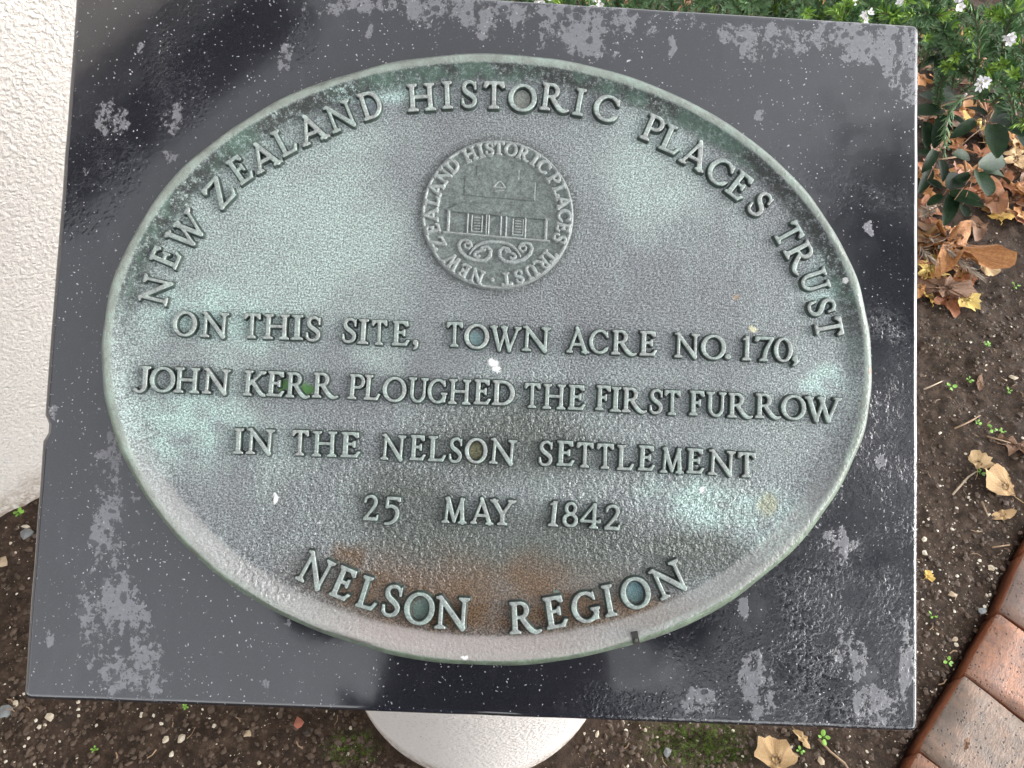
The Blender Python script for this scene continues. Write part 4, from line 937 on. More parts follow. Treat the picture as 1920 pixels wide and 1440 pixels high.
LEAVES = [  # x, y (photo), length in photo units, turn (deg, tip direction from up, clockwise), kind, material, lift, tilt, label
 (1790, 462, 165, 125, 'maple', 'leaf_orange', .030, .10, 'large bright orange lobed leaf lying on top of the litter right of the slab'),
 (1813, 562, 50, 150, 'fan', 'leaf_yellow', .015, .15, 'yellow fan-shaped leaf with a hole at the lower end of the litter heap'),
 (1772, 540, 105, 95, 'oak', 'leaf_brown', .022, .12, 'brown lobed oak leaf over the lower part of the litter heap'),
 (1775, 560, 70, 160, 'maple', 'leaf_rust', .006, .1, 'dull rust lobed leaf under the brown one, bottom of the heap'),
 (1868, 372, 78, 190, 'oval', 'leaf_rust', .03, .5, 'upright rust-red leaf beside the glossy green sprays'),
 (1875, 408, 44, 20, 'fan', 'leaf_yellow', .02, .4, 'small yellow leaf with a long stalk under the rust-red upright one'),
 (1905, 300, 80, 200, 'oak', 'leaf_tan', .02, .15, 'pale tan oak leaf with deep lobes at the right picture edge'),
 (1858, 262, 62, 60, 'maple', 'leaf_tan', .018, .2, 'tan lobed leaf under the twigs above the pale oak leaf'),
 (1838, 235, 64, 300, 'oval', 'leaf_yellow', .03, .3, 'golden leaf showing between dark green leaves'),
 (1765, 225, 80, 20, 'oak', 'leaf_rust', .02, .2, 'rusty leaf half hidden behind the pale drooping shoot'),
 (1755, 330, 74, 80, 'maple', 'leaf_orange', .012, .2, 'orange leaf close to the slab under the green sprays'),
 (1800, 345, 60, 250, 'oval', 'leaf_orange', .010, .2, 'orange leaf below the middle green spray'),
 (1848, 497, 52, 110, 'fan', 'leaf_tan', .014, .2, 'cream fan leaf at the right end of the big orange leaf'),
 (1880, 395, 62, 100, 'oak', 'leaf_orange', .01, .2, 'curled orange brown leaf on the soil left of the picture edge'),
 (1742, 505, 72, 30, 'maple', 'leaf_yellow', .018, .2, 'golden yellow leaf against the slab\'s right edge'),
 (1740, 450, 80, 330, 'oak', 'leaf_tan', .02, .2, 'tan leaf against the slab above the golden yellow one'),
 (1745, 560, 44, 20, 'fan', 'leaf_yellow', .01, .5, 'small bright yellow folded leaf touching the slab'),
 (1735, 535, 55, 200, 'oval', 'leaf_orange', .008, .2, 'narrow orange leaf tucked by the slab'),
 (1730, 390, 70, 120, 'maple', 'leaf_rust', .010, .2, 'dark rust leaf under the pale dry sprig'),
 (1800, 500, 70, 200, 'oak', 'leaf_orange', .008, .1, 'orange leaf under the right end of the heap'),
 (1836, 868, 46, 25, 'fan', 'leaf_tan', .008, .25, 'small tan leaf with a long stalk pointing down left'),
 (1884, 912, 78, 320, 'fan', 'leaf_tan', .010, .25, 'larger tan fan leaf with split edge right of the small stalked one'),
 (1880, 966, 40, 75, 'oval', 'leaf_tan', .006, .1, 'narrow tan leaf under the larger fan leaf'),
 (1910, 838, 78, 120, 'oak', 'leaf_brown', .010, .3, 'curled brown leaf cut by the right picture edge'),
 (1838, 718, 30, 200, 'oval', 'leaf_brown', .004, .1, 'small brown leaf scrap alone on the soil'),
 (1738, 1082, 24, 60, 'fan', 'leaf_yellow', .004, .1, 'tiny yellow leaf beside the slab\'s right edge'),
 (1455, 1424, 82, 5, 'fan', 'leaf_tan', .008, .12, 'broad tan fan leaf lying below the slab at the bottom edge'),
 (1505, 1385, 34, 140, 'oval', 'leaf_tan', .004, .2, 'narrow pale leaf beside the sprout under the slab edge'),
 (1812, 1395, 20, 30, 'oval', 'leaf_brown', .03, .1, 'tiny brown leaf scrap on the orange brick'),
 (1790, 150, 60, 70, 'maple', 'leaf_brown', .02, .2, 'brown leaf deep under the shrub near the slab\'s corner'),
 (1760, 120, 60, 200, 'maple', 'leaf_rust', .02, .2, 'rust leaf deep under the shrub below the corner'),
 (1850, 60, 60, 20, 'maple', 'leaf_brown', .02, .2, 'dark brown leaf under the flowering shrub by the right edge'),
 (1905, 265, 50, 300, 'oval', 'leaf_orange', .025, .2, 'orange leaf at the picture edge above the pale oak leaf'),
 (1790, 262, 66, 160, 'maple', 'leaf_orange', .012, .2, 'orange leaf in the gap under the drooping shoot'),
]
LM = {}
for i, (px, py, s_, rot, kd, mk, lift, tilt, lab) in enumerate(LEAVES):
    g = gpt(px, py, lift); d = np.linalg.norm(g - CW)
    me = leaf_mesh(kd, 100 + i, .42 if kd != 'fan' else .26, .75 if kd in ('fan', 'maple') else .4); me.materials.append(MAT[mk])
    o = link('fallen_leaf', me); sc = s_ * d / FOC / 2.0
    o.scale = (sc, sc, sc); z = max(lift, hz(g[0], g[1]) + .004)
    o.location = (g[0], g[1], z)
    ta = random.Random(i).uniform(0, 6.28)
    o.rotation_euler = (Matrix.Rotation(math.radians(-rot), 3, 'Z') @ Matrix.Rotation(tilt, 3, Vector((math.cos(ta), math.sin(ta), 0)))).to_euler()
    tag(o, lab, 'leaf', 'fallen autumn leaves on the soil')
# under-layer of old litter below the shrubs
def litter():
    rg = random.Random(77); mes = [leaf_mesh(k, 300 + i, .3, 0) for i, k in enumerate(['maple', 'oak', 'oval', 'fan'])]
    for mk in ('leaf_rust', 'leaf_brown', 'leaf_orange'):
        mb = MB()
        for k in range(70):
            px = rg.uniform(1715, 1935); py = rg.uniform(20, 430) if rg.random() < .75 else rg.uniform(430, 560)
            if py > 430 and px > 1800: continue
            if rg.random() < .35: px = rg.uniform(900, 1700); py = rg.uniform(-30, 50)
            g = gpt(px, py); me = rg.choice(mes); sc = rg.uniform(.02, .045); a = rg.uniform(0, 6.28)
            R_ = Matrix.Rotation(a, 3, 'Z') @ Matrix.Rotation(rg.uniform(-.4, .4), 3, 'X') @ Matrix.Rotation(rg.uniform(-.4, .4), 3, 'Y')
            z = hz(g[0], g[1]) + rg.uniform(.003, .02)
            mb.add([tuple(R_ @ v.co * sc + Vector((g[0], g[1], z))) for v in me.vertices], [tuple(p.vertices) for p in me.polygons])
        o = mb.build('leaf_litter', MAT[mk], None, True); tag(o, 'mat of old fallen leaves under the shrubs', kind='stuff')
litter()
# twigs
TW = [([(1728, 735), (1760, 722)], 'twig_pale', 'short pale stick beside the slab\'s right edge'), ([(1785, 808), (1808, 798), (1822, 790), (1832, 784)], 'twig', 'thin bent twig on the soil above the fan leaves'),
      ([(1783, 930), (1815, 895), (1830, 885)], 'twig_pale', 'straight thin stalk below the small tan leaf'), ([(1835, 945), (1845, 975)], 'twig', 'brown sliver left of the narrow tan leaf'),
      ([(1855, 1030), (1888, 1025)], 'twig', 'short brown twig in the grit above the upper brick'), ([(1535, 1385), (1555, 1410), (1580, 1432), (1592, 1448)], 'twig', 'curved stalk running down from the sprout under the slab'),
      ([(1846, 822), (1890, 835)], 'twig', 'thin twig ending at the curled brown leaf')]
for pts, mk, lab in TW:
    P = [gpt(*p) for p in pts]; c = P[0]; mb = MB()
    mb.tube([(p[0] - c[0], p[1] - c[1], hz(p[0], p[1]) + .004) for p in P], [.0016] * (len(P) - 1) + [.001], 6)
    o = mb.build('twig', MAT[mk], None, True); o.location = (c[0], c[1], 0); tag(o, lab, 'twig', 'twigs on the soil')
# seedlings
MAT['sprout'] = mat_leaf('sprout_green', [(0.3, (0.12, 0.27, 0.03)), (0.7, (0.24, 0.45, 0.07))], 60, .4)
SE = [(42, 968, 16, 'four-leaved seedling at the foot of the cream wall'), (1779, 731, 15, 'bright seedling right of the slab, left one of the pair'), (1814, 716, 10, 'small seedling up right of the bright one by the short stick'),
      (1847, 650, 10, 'seedling level with the plaque\'s line of date digits 170'), (1903, 538, 12, 'seedling near the right edge below the litter heap'), (1888, 738, 10, 'seedling nearest the right edge, level with KERR'),
      (1828, 797, 10, 'seedling at the tip of the bent twig'), (1854, 811, 14, 'spreading seedling right of the bent twig'), (1873, 814, 9, 'lanky seedling beside the spreading one'),
      (1743, 1158, 12, 'seedling beside the slab\'s lower right side'), (1771, 1245, 13, 'lying green sprout between slab and orange brick'), (1542, 1382, 19, 'large sprout under the slab\'s bottom edge'),
      (352, 1328, 9, 'tiny seedling under the slab\'s bottom left stretch'), (184, 1407, 9, 'tiny seedling near the bottom left corner'), (1838, 888, 12, 'grassy tuft at the base of the small tan leaf'), (1500, 1408, 12, 'mossy tuft right of the broad tan leaf')]
for i, (px, py, s_, lab) in enumerate(SE):
    rg = random.Random(i + 50); g = gpt(px, py); r = s_ * np.linalg.norm(g - CW) / FOC * .55; z0 = hz(g[0], g[1])
    root = empty('seedling', (g[0], g[1], z0)); tag(root, lab, 'seedling', 'green seedlings in the soil')
    sm_ = MB(); lm_ = []
    n = rg.choice([3, 4, 5])
    for k in range(n):
        a = 6.28 * k / n + rg.uniform(-.4, .4); L = r * rg.uniform(.5, .9); h = .004 + r * rg.uniform(.3, .6)
        sm_.tube([(0, 0, -.002), (math.cos(a) * L * .4, math.sin(a) * L * .4, h * .8), (math.cos(a) * L, math.sin(a) * L, h)], [.0007, .0005, .0004], 4)
        lf = MB(); rr = r * rg.uniform(.32, .5); V = [(0, 0, 0)] + [(rr * math.cos(t) * 1.0, rr * .75 * math.sin(t), rr * .15 * math.cos(2 * t)) for t in [6.283 * q / 9 for q in range(9)]]
        lf.add(V, [(0, 1 + q, 1 + (q + 1) % 9) for q in range(9)]); o = lf.build('leaf', MAT['sprout'], root, True)
        o.location = (math.cos(a) * L, math.sin(a) * L, h + .0005); o.rotation_euler = (rg.uniform(-.3, .3), rg.uniform(-.3, .3), a)
    sm_.build('stem', MAT['sprout'], root, True)
# moss
MAT['moss'] = mat_leaf('moss', [(0.3, (0.07, 0.13, 0.015)), (0.7, (0.20, 0.30, 0.05))], 80, .6)
mo = MB(); rg = random.Random(3)
def moss_at(cx, cy, n, rx, ry, z=None):
    for _ in range(n):
        px = rg.gauss(cx, rx); py = rg.gauss(cy, ry); g = gpt(px, py)
        if z is None and not free(g[0], g[1]): continue
        zz = hz(g[0], g[1]) if z is None else z
        for _ in range(4):
            a = rg.uniform(0, 6.28); L = rg.uniform(.001, .0026); x, y = g[0] + rg.uniform(-.002, .002), g[1] + rg.uniform(-.002, .002)
            mo.add([(x, y, zz), (x + math.cos(a) * L * .5 - .0004, y + math.sin(a) * L * .5, zz + L), (x + math.cos(a) * L, y + math.sin(a) * L, zz + L * .6)], [(0, 1, 2)])
moss_at(1290, 1390, 600, 55, 18); moss_at(1360, 1415, 260, 35, 14); moss_at(1500, 1395, 100, 20, 12); moss_at(1790, 640, 50, 30, 40); moss_at(665, 1410, 90, 25, 16); moss_at(1400, 1375, 100, 60, 10)
j0 = np.array([1850, 1312]); 
for t in np.linspace(0, 1, 14): moss_at(1868 + t * 50, 1322 + t * 36, 14, 3, 2, -.004)
tag(mo.build('moss', MAT['moss']), 'patches of short green moss on the soil and in the brick joint', kind='stuff')
# ------------------------------------------------------------------ shrubs
MAT['needle'] = mat_leaf('needle_green', [(0.25, (0.065, 0.13, 0.055)), (0.5, (0.12, 0.22, 0.095)), (0.75, (0.21, 0.33, 0.15))], 40, .45)
MAT['needle_tip'] = mat_leaf('needle_tip_green', [(0.25, (0.16, 0.30, 0.05)), (0.75, (0.34, 0.50, 0.10))], 40, .45)
MAT['dry'] = mat_leaf('dry_needle', [(0.25, (0.30, 0.22, 0.16)), (0.5, (0.48, 0.40, 0.32)), (0.75, (0.66, 0.60, 0.54))], 40, .6)
MAT['stem'] = plain('grey_stem', (0.24, 0.19, 0.14), 0.7)
MAT['stem_pale'] = plain('pale_stem', (0.46, 0.43, 0.38), 0.7)
MAT['petal'] = plain('white_petal', (0.80, 0.79, 0.83), 0.5, var=.06)
MAT['petal_mid'] = plain('pollen', (0.55, 0.55, 0.12), 0.6)
def blade(L, W_, bend, fold, n=4, roundness=1.0):
    V = []; F = []
    for k in range(n + 1):
        t = k / n; wv = W_ / 2 * (math.sin(math.pi * min(1, t * .93 + .06)) ** .7) ** roundness; z = bend * L * t * t
        V += [(-wv, L * t, z + fold * wv), (0, L * t, z), (wv, L * t, z + fold * wv)]
    for k in range(n):
        a = 3 * k; F += [(a, a + 1, a + 4, a + 3), (a + 1, a + 2, a + 5, a + 4)]
    return V, F
def blade_me(name, mats, *a, **k):
    V, F = blade(*a, **k); me = bpy.data.meshes.new(name); me.from_pydata(V, [], F); me.materials.append(mats); smooth(me); return me
NB = [blade_me('needle_leaf', MAT['needle'], 1, .19, b, .5) for b in (.15, -.12, .3)]
NBT = [blade_me('needle_leaf', MAT['needle_tip'], 1, .22, b, .5) for b in (.2, .05)]
NBD = [blade_me('needle_leaf', MAT['dry'], 1, .16, b, .6) for b in (.35, -.2)]
def frame(d, up):
    y = Vector(d).normalized(); x = y.cross(Vector(up)); 
    if x.length < 1e-4: x = y.cross(Vector((1, 0, 0)))
    x.normalize(); z = x.cross(y); m_ = Matrix((x, y, z)).transposed(); return m_
def visible(p):
    if p[2] <= 0: return False
    x, y, d = imgpt(p)
    if not (-10 < x < 1930 and -10 < y < 1450): return False
    xl = 148.5 - .0749 * y; yt = 50 - (1718 - x) * .0618
    return not (xl < x < 1720 and yt + 4 < y < 1330)
def flower(root, p, d, s_, rg):
    o = empty('flower', tuple(p), (0, 0, 0), root); Mf = frame(d, (0, 0, 1))
    # five uneven white lobes round a yellow-green throat
    fl = MB()
    for k in range(5):
        a = 6.283 * k / 5 + rg.uniform(-.2, .2); V, F = blade(s_ * rg.uniform(.8, 1.1), s_ * .55, -.25, .2, 4, .6)
        R_ = Matrix.Rotation(a, 3, 'Y') @ Matrix.Rotation(-1.1, 3, 'X'); R2 = Mf @ Matrix.Rotation(a, 3, 'Y') @ Matrix.Rotation(math.radians(62), 3, 'X')
        fl.add([tuple(R2 @ Vector(v)) for v in V], F)
    fl.build('petals', MAT['petal'], o, True)
    c = MB(); c.tube([(0, 0, 0), tuple(Mf @ Vector((0, s_ * .3, 0)))], [s_ * .10, s_ * .07], 5); c.build('throat', MAT['petal_mid'], o, True)
def shrub(name, label, sprigs, seed, group='shrubs behind and beside the slab', leafs=(NB, NBT), keep=280, stem_mat='stem', root_at=None, cat='shrub'):
    """sprigs: (tip, base, leaf length, density, tip leaves?, flowers)"""
    rg = random.Random(seed); root = empty(name, root_at); tag(root, label, cat, group); r0 = Vector(root_at)
    st = MB(); L_ = []
    for tip, base, ll, step, bright, nfl, pale in sprigs:
        tip = Vector(tip); base = Vector(base); ax = tip - base; Ls = ax.length
        sag = Vector((rg.uniform(-.15, .15), rg.uniform(-.15, .15), rg.uniform(.02, .18))) * Ls
        P = [base + ax * t + sag * math.sin(math.pi * t) for t in [k / 6 for k in range(7)]]
        st = MB(); st.tube([p - r0 for p in P], [.0020 - .0011 * k / 6 for k in range(7)], 5); st.build('stem', MAT[stem_mat], root, True)
        n = int(Ls / step)
        for k in range(n):
            t = (k + .5) / n; i = min(5, int(t * 6)); f = t * 6 - i; p = P[i].lerp(P[i + 1], f); d = (P[i + 1] - P[i]).normalized()
            x = d.cross(Vector((.3, .2, .9))).normalized(); y = d.cross(x); m = 4 if leafs is not NBD else 4
            for q in range(4):
                if rg.random() < .12: continue
                a = q * math.pi / 2 + (k % 2) * math.pi / 4 + rg.uniform(-.3, .3); o_ = x * math.cos(a) + y * math.sin(a)
                el = rg.uniform(.55, 1.0) if t < .9 else rg.uniform(.3, .6)
                dr = (d * math.cos(el) + o_ * math.sin(el)).normalized(); lf = 1.35 * ll * rg.uniform(.75, 1.15) * (1 if t < .88 else .7)
                L_.append((p, dr, d, lf, bright and t > .80))
        for k in range(nfl):
            a = rg.uniform(0, 6.28); dd = (ax.normalized() * .35 + x * math.cos(a) + y * math.sin(a)).normalized(); dd = (dd + (Vector(CW) - tip).normalized() * .8).normalized()
            flower(root, tip - r0 + dd * .006 + Vector((rg.uniform(-.004, .004), rg.uniform(-.004, .004), rg.uniform(-.003, .006))), dd, ll * .62, rg)
    sc = []
    for i, (p, dr, d, lf, br) in enumerate(L_):
        q = p + dr * lf * .5; v = visible(q); dist = (q - Vector(CW)).length
        sc.append((lf / dist if v else 0, i))
    sc.sort(reverse=True); own = {i for s_, i in sc[:keep] if s_ > 0}
    rest = {0: MB(), 1: MB()}
    for i, (p, dr, d, lf, br) in enumerate(L_):
        Mr = frame(dr, d); me = rg.choice(leafs[1] if br else leafs[0])
        if i in own:
            o = link('needle_leaf', me, root); M4 = Mr.to_4x4() @ Matrix.Diagonal((lf, lf, lf, 1)); M4.translation = p - r0; o.matrix_local = M4
        else:
            rest[int(br)].add([tuple(Mr @ v.co * lf + (p - r0)) for v in me.vertices], [tuple(f.vertices) for f in me.polygons])
    for b in (0, 1):
        if rest[b].v: tag(rest[b].build('foliage', leafs[b][0].materials[0], root, True), kind='stuff')
    return root
def G3(px, py, z): return Vector(gpt(px, py, z))
rg = random.Random(21)
def sprig(px, py, z, px2, py2, z2, ll=.015, step=.0042, br=True, fl=0, pale=False): return (G3(px, py, z), G3(px2, py2, z2), ll, step, br, fl, pale)
def filler(n, x0, x1, y0, y1, z0, z1, root, ll=.015, br=.4, fl=.06):
    out = []
    for _ in range(n):
        px, py, z = rg.uniform(x0, x1), rg.uniform(y0, y1), rg.uniform(z0, z1); tip = G3(px, py, z)
        base = tip + Vector((rg.uniform(-.05, .05), rg.uniform(-.02, .09), -rg.uniform(.06, .14)))
        base = base.lerp(Vector(root) + Vector((0, 0, .1)), .15)
        out.append((tip, base, ll * rg.uniform(.85, 1.15), .0048, rg.random() < br, 3 if rg.random() < fl else 0, False))
    return out
# right-hand shrub with the flower heads
sp = [sprig(1800, 12, .50, 1835, 110, .42, .016, .0040, True, 5), sprig(1845, 158, .46, 1905, 215, .38, .014, .0040, True, 6), sprig(1895, 72, .47, 1915, 165, .38, .015, .0042, True, 4),
      sprig(1738, 72, .47, 1722, 108, .40, .012, .004, True, 0), sprig(1772, 30, .48, 1708, 45, .40, .015, .0045, True, 0), sprig(1905, 12, .48, 1880, 90, .4, .017, .0045, True, 0),
      sprig(1830, 100, .42, 1826, 150, .33, .014), sprig(1790, 110, .40, 1835, 130, .33, .013), sprig(1770, 125, .38, 1840, 150, .30, .014), sprig(1870, 120, .42, 1910, 175, .32), sprig(1902, 140, .42, 1925, 230, .30),
      sprig(1750, 130, .34, 1830, 145, .27, .013, .0045, False), sprig(1890, 180, .36, 1925, 205, .25), sprig(1860, 130, .40, 1840, 190, .28), sprig(1815, 60, .45, 1830, 120, .36), sprig(1875, 30, .46, 1900, 110, .34), sprig(1905, 235, .30, 1930, 200, .22)]
RR = (1.25, 1.15, 0)
sp += filler(26, 1740, 1960, 0, 180, .22, .38, RR, .016, .3, .0) + filler(20, 1725, 1960, -60, 50, .3, .46, RR, .0165, .5, .08)
shrub('flowering_shrub', 'green needle-leaved shrub with white flower heads at the upper right corner', sp, 5, root_at=RR)
# shrub over the slab's right half
RM = (.80, 1.05, 0)
sp = [sprig(1700, 5, .50, 1660, 40, .42, .014, .004, True, 3), sprig(1622, 36, .50, 1640, 60, .42, .011, .004, True, 4), sprig(1520, 28, .50, 1540, 60, .42, .012, .0038, True, 0), sprig(1590, 5, .50, 1600, 50, .42, .014, .0042, True, 0),
      sprig(1560, 20, .49, 1580, 60, .4, .014), sprig(1650, 22, .48, 1670, 70, .4, .014, .0042, True, 0), sprig(1690, 30, .48, 1720, 60, .4, .014), sprig(1480, 15, .46, 1500, 60, .38, .013, .0042, False)]
sp += filler(52, 1450, 1740, -40, 40, .34, .50, RM, .0155, .6, .06) + filler(14, 1450, 1730, -10, 60, .15, .3, RM, .0145, .2, 0)
shrub('flowering_shrub', 'bright green needle-leaved shrub rising behind the slab\'s upper right edge', sp, 6, root_at=RM)
# darker shrub behind the middle of the top edge
RL = (.42, 1.0, 0)
sp = [sprig(1120, 4, .48, 1125, 40, .4, .013, .004, True, 5), sprig(1400, 5, .48, 1420, 45, .4, .018, .0045, False), sprig(1380, 12, .46, 1400, 50, .4, .018, .0045, False), sprig(1040, 8, .46, 1050, 40, .38, .013), sprig(1300, 10, .45, 1310, 50, .36, .015, .0045, False)]
sp += filler(70, 900, 1470, -50, 32, .28, .47, RL, .0155, .3, .02)
shrub('flowering_shrub', 'darker needle-leaved shrub behind the middle of the slab\'s top edge', sp, 7, root_at=RL)
# the pale drooping shoot
RP = tuple(G3(1815, 172, .36))
shrub('drooping_shoot', 'pale half-bare shoot with needle leaves drooping beside the slab', [sprig(1771, 288, .30, 1812, 176, .40, .013, .0056, True, 0)], 8, root_at=RP, stem_mat='stem_pale', cat='shoot', leafs=(NB, NB))
# dry sprigs in the litter
for i, (a, b, lab) in enumerate([((1838, 520, .02), (1742, 445, .035), 'long pale dry sprig across the leaf heap beside the slab'), ((1736, 400, .04), (1758, 385, .03), 'pale dry sprig touching the slab above the leaf heap'),
                                 ((1762, 500, .02), (1725, 462, .03), 'short bleached sprig low in the leaf heap by the slab')]):
    A, B = G3(*a), G3(*b); shrub('dry_sprig', lab, [(A, B, .016, .0036, False, 0, False)], 30 + i, group='dry sprigs in the leaf litter', leafs=(NBD, NBD), root_at=tuple(B), cat='sprig')
# glossy broad-leaved plant
MAT['broad'] = mat_leaf('glossy_leaf', [(0.25, (0.006, 0.016, 0.007)), (0.5, (0.013, 0.032, 0.013)), (0.75, (0.030, 0.062, 0.024))], 4, .38, spec=.22)
MAT['brown_stem'] = plain('brown_stem', (0.28, 0.16, 0.09), 0.6)
BLM = [blade_me('leaf', MAT['broad'], 1, w_, b, .45, 8, .8) for w_, b in ((.46, -.15), (.52, .1), (.42, -.3))]
def broad(label, hubs, seed, root_at):
    rg = random.Random(seed); root = empty('broadleaf_plant', root_at); tag(root, label, 'plant', 'glossy broad-leaved plants'); r0 = Vector(root_at); st = MB()
    for hub, leaves in hubs:
        H_ = G3(*hub); g0 = Vector(root_at); mid = g0.lerp(H_, .5) + Vector((0, 0, .04))
        st = MB(); st.tube([tuple(p - r0) for p in (g0, mid, H_)], [.003, .0025, .0016], 6); st.build('stem', MAT['brown_stem'], root, True)
        for (px, py, ang, Lp, dz) in leaves:
            # px,py middle of the blade, ang its pointing direction in the picture, clockwise from up
            z = hub[2] + dz; a = math.radians(ang); ux, uy = math.sin(a), -math.cos(a)
            b = G3(px - ux * Lp / 2, py - uy * Lp / 2, z); t = G3(px + ux * Lp / 2, py + uy * Lp / 2, z + rg.uniform(-.015, .008)); L = (t - b).length * .92
            st = MB(); st.tube([tuple(p - r0) for p in (H_, b.lerp(H_, .5) + Vector((0, 0, .004)), b)], [.0012, .001, .0009], 5); st.build('petiole', MAT['brown_stem'], root, True)
            o = link('leaf', BLM[rg.randrange(3)], root); Mr = frame(t - b, (rg.uniform(-.3, .3), rg.uniform(-.5, .1), 1))
            M4 = Mr.to_4x4() @ Matrix.Diagonal((L, L, L, 1)); M4.translation = b - r0; o.matrix_local = M4
broad('glossy dark green plant with oval leaves arching over the orange leaf litter', [
    ((1775, 357, .17), [(1797, 338, 52, 52, .02), (1783, 388, 185, 52, .0), (1810, 372, 105, 62, .005), (1752, 378, 235, 40, -.01)]),
    ((1828, 320, .19), [(1866, 302, 72, 66, .02), (1878, 325, 92, 66, .01), (1840, 350, 168, 58, .01), (1806, 398, 175, 28, -.02), (1818, 385, 110, 60, -.01), (1800, 335, 245, 40, 0)]),
    ((1755, 300, .16), [(1735, 285, 290, 44, .01), (1745, 300, 200, 40, .02), (1770, 315, 150, 36, .01), (1738, 335, 190, 46, -.01), (1752, 348, 130, 34, -.01)])], 1, tuple(G3(1815, 340, 0)))
broad('dark green broad-leaved plant under the flowering shrub at the right', [
    ((1850, 232, .25), [(1868, 262, 165, 58, .01), (1808, 240, 235, 50, .0), (1806, 292, 100, 44, -.03), (1885, 230, 80, 50, -.01), (1905, 250, 120, 50, 0), (1828, 205, 300, 46, -.01)]),
    ((1760, 200, .22), [(1738, 215, 250, 56, 0), (1745, 180, 300, 52, -.02), (1785, 190, 60, 56, -.02), (1765, 240, 200, 50, -.03), (1800, 225, 110, 48, -.03), (1740, 250, 170, 44, -.04), (1775, 165, 20, 46, -.03)]),
    ((1890, 190, .22), [(1915, 185, 80, 50, 0), (1880, 215, 200, 46, -.02), (1900, 160, 20, 50, -.02), (1860, 180, 280, 46, -.03), (1918, 275, 150, 46, -.02)]),
    ((1770, 110, .24), [(1755, 90, 300, 56, 0), (1790, 95, 45, 56, 0), (1765, 125, 170, 50, -.02), (1740, 115, 250, 44, -.02), (1745, 60, 0, 50, -.03)])], 2, tuple(G3(1850, 215, 0)))

# ------------------------------------------------------------------ the tree and the person that the wet stone mirrors
MAT['bark'] = plain('bark', (0.09, 0.07, 0.055), 0.8)
MAT['dark_leaf'] = mat_leaf('tree_leaf', [(0.25, (0.02, 0.045, 0.015)), (0.75, (0.05, 0.10, 0.035))], 3, .5)
def tree(loc, h, label):
    rg = random.Random(5); root = empty('evergreen_tree', loc); tag(root, label, 'tree')
    t = MB(); t.tube([(0, 0, -.1), (.05, .02, h * .3), (0, .08, h * .55), (.08, 0, h * .85)], [.16, .13, .10, .04], 10); cl = []
    for k in range(26):
        a = rg.uniform(0, 6.28); z = h * rg.uniform(.34, .95); L = (1.8 - 1.1 * (z / h)) * rg.uniform(.6, 1.2); e = Vector((math.cos(a) * L, math.sin(a) * L, z + .35 * L))
        t.tube([(0, .04, z), tuple(e * .5 + Vector((0, .02, z * .5 + .02))), tuple(e)], [.04, .025, .01], 6); cl.append(e); cl.append(e * .6 + Vector((0, 0, z * .4)))
    t.build('trunk', MAT['bark'], root, True); c = MB()
    for e in cl:
        for _ in range(190):
            p = e + Vector((rg.gauss(0, .3), rg.gauss(0, .3), rg.gauss(0, .2))); V, F = blade(rg.uniform(.05, .09), .03, -.2, .3, 2)
            R_ = Matrix.Rotation(rg.uniform(0, 6.28), 3, 'Z') @ Matrix.Rotation(rg.uniform(-1, 1), 3, 'X'); c.add([tuple(R_ @ Vector(v) + p) for v in V], F)
    tag(c.build('crown', MAT['dark_leaf'], root, True), kind='stuff')
tree((1.75, -2.9, 0), 6.0, 'dark evergreen tree standing behind the viewer, mirrored in the wet stone')
tree((3.1, -1.7, 0), 6.8, 'taller unseen evergreen tree added beyond the brick path to darken the reflection in the stone')  # added out of view so the slab's right side reflects less sky

def skin(name, V, E_, Rr, mat, parent, sub=2, root=0):
    me = bpy.data.meshes.new(name); me.from_pydata([tuple(v) for v in V], E_, []); o = bpy.data.objects.new('tmp', me); COL.objects.link(o)
    o.modifiers.new('s', 'SKIN'); sv = me.skin_vertices[0].data
    for i, r in enumerate(Rr): sv[i].radius = (r, r) if not hasattr(r, '__len__') else r; sv[i].use_root = (i == root)
    m = o.modifiers.new('u', 'SUBSURF'); m.levels = sub; m.render_levels = sub
    bpy.context.view_layer.update(); dg_ = bpy.context.evaluated_depsgraph_get(); nm_ = bpy.data.meshes.new_from_object(o.evaluated_get(dg_))
    bpy.data.objects.remove(o); nm_.materials.clear(); nm_.materials.append(mat); smooth(nm_); r = link(name, nm_, parent); return r
MAT['skin'] = plain('skin', (0.50, 0.32, 0.24), 0.5, var=.06, sc=12)
MAT['jacket'] = plain('black_jacket', (0.018, 0.018, 0.022), 0.8)
MAT['shirt'] = plain('blue_shirt', (0.05, 0.11, 0.24), 0.8)
MAT['jeans'] = plain('dark_jeans', (0.03, 0.04, 0.07), 0.85)
MAT['hair'] = plain('dark_hair', (0.03, 0.02, 0.015), 0.6)
MAT['phone'] = plain('black_phone', (0.01, 0.01, 0.012), 0.2)
MAT['shoe'] = plain('brown_shoe', (0.06, 0.035, 0.02), 0.5)
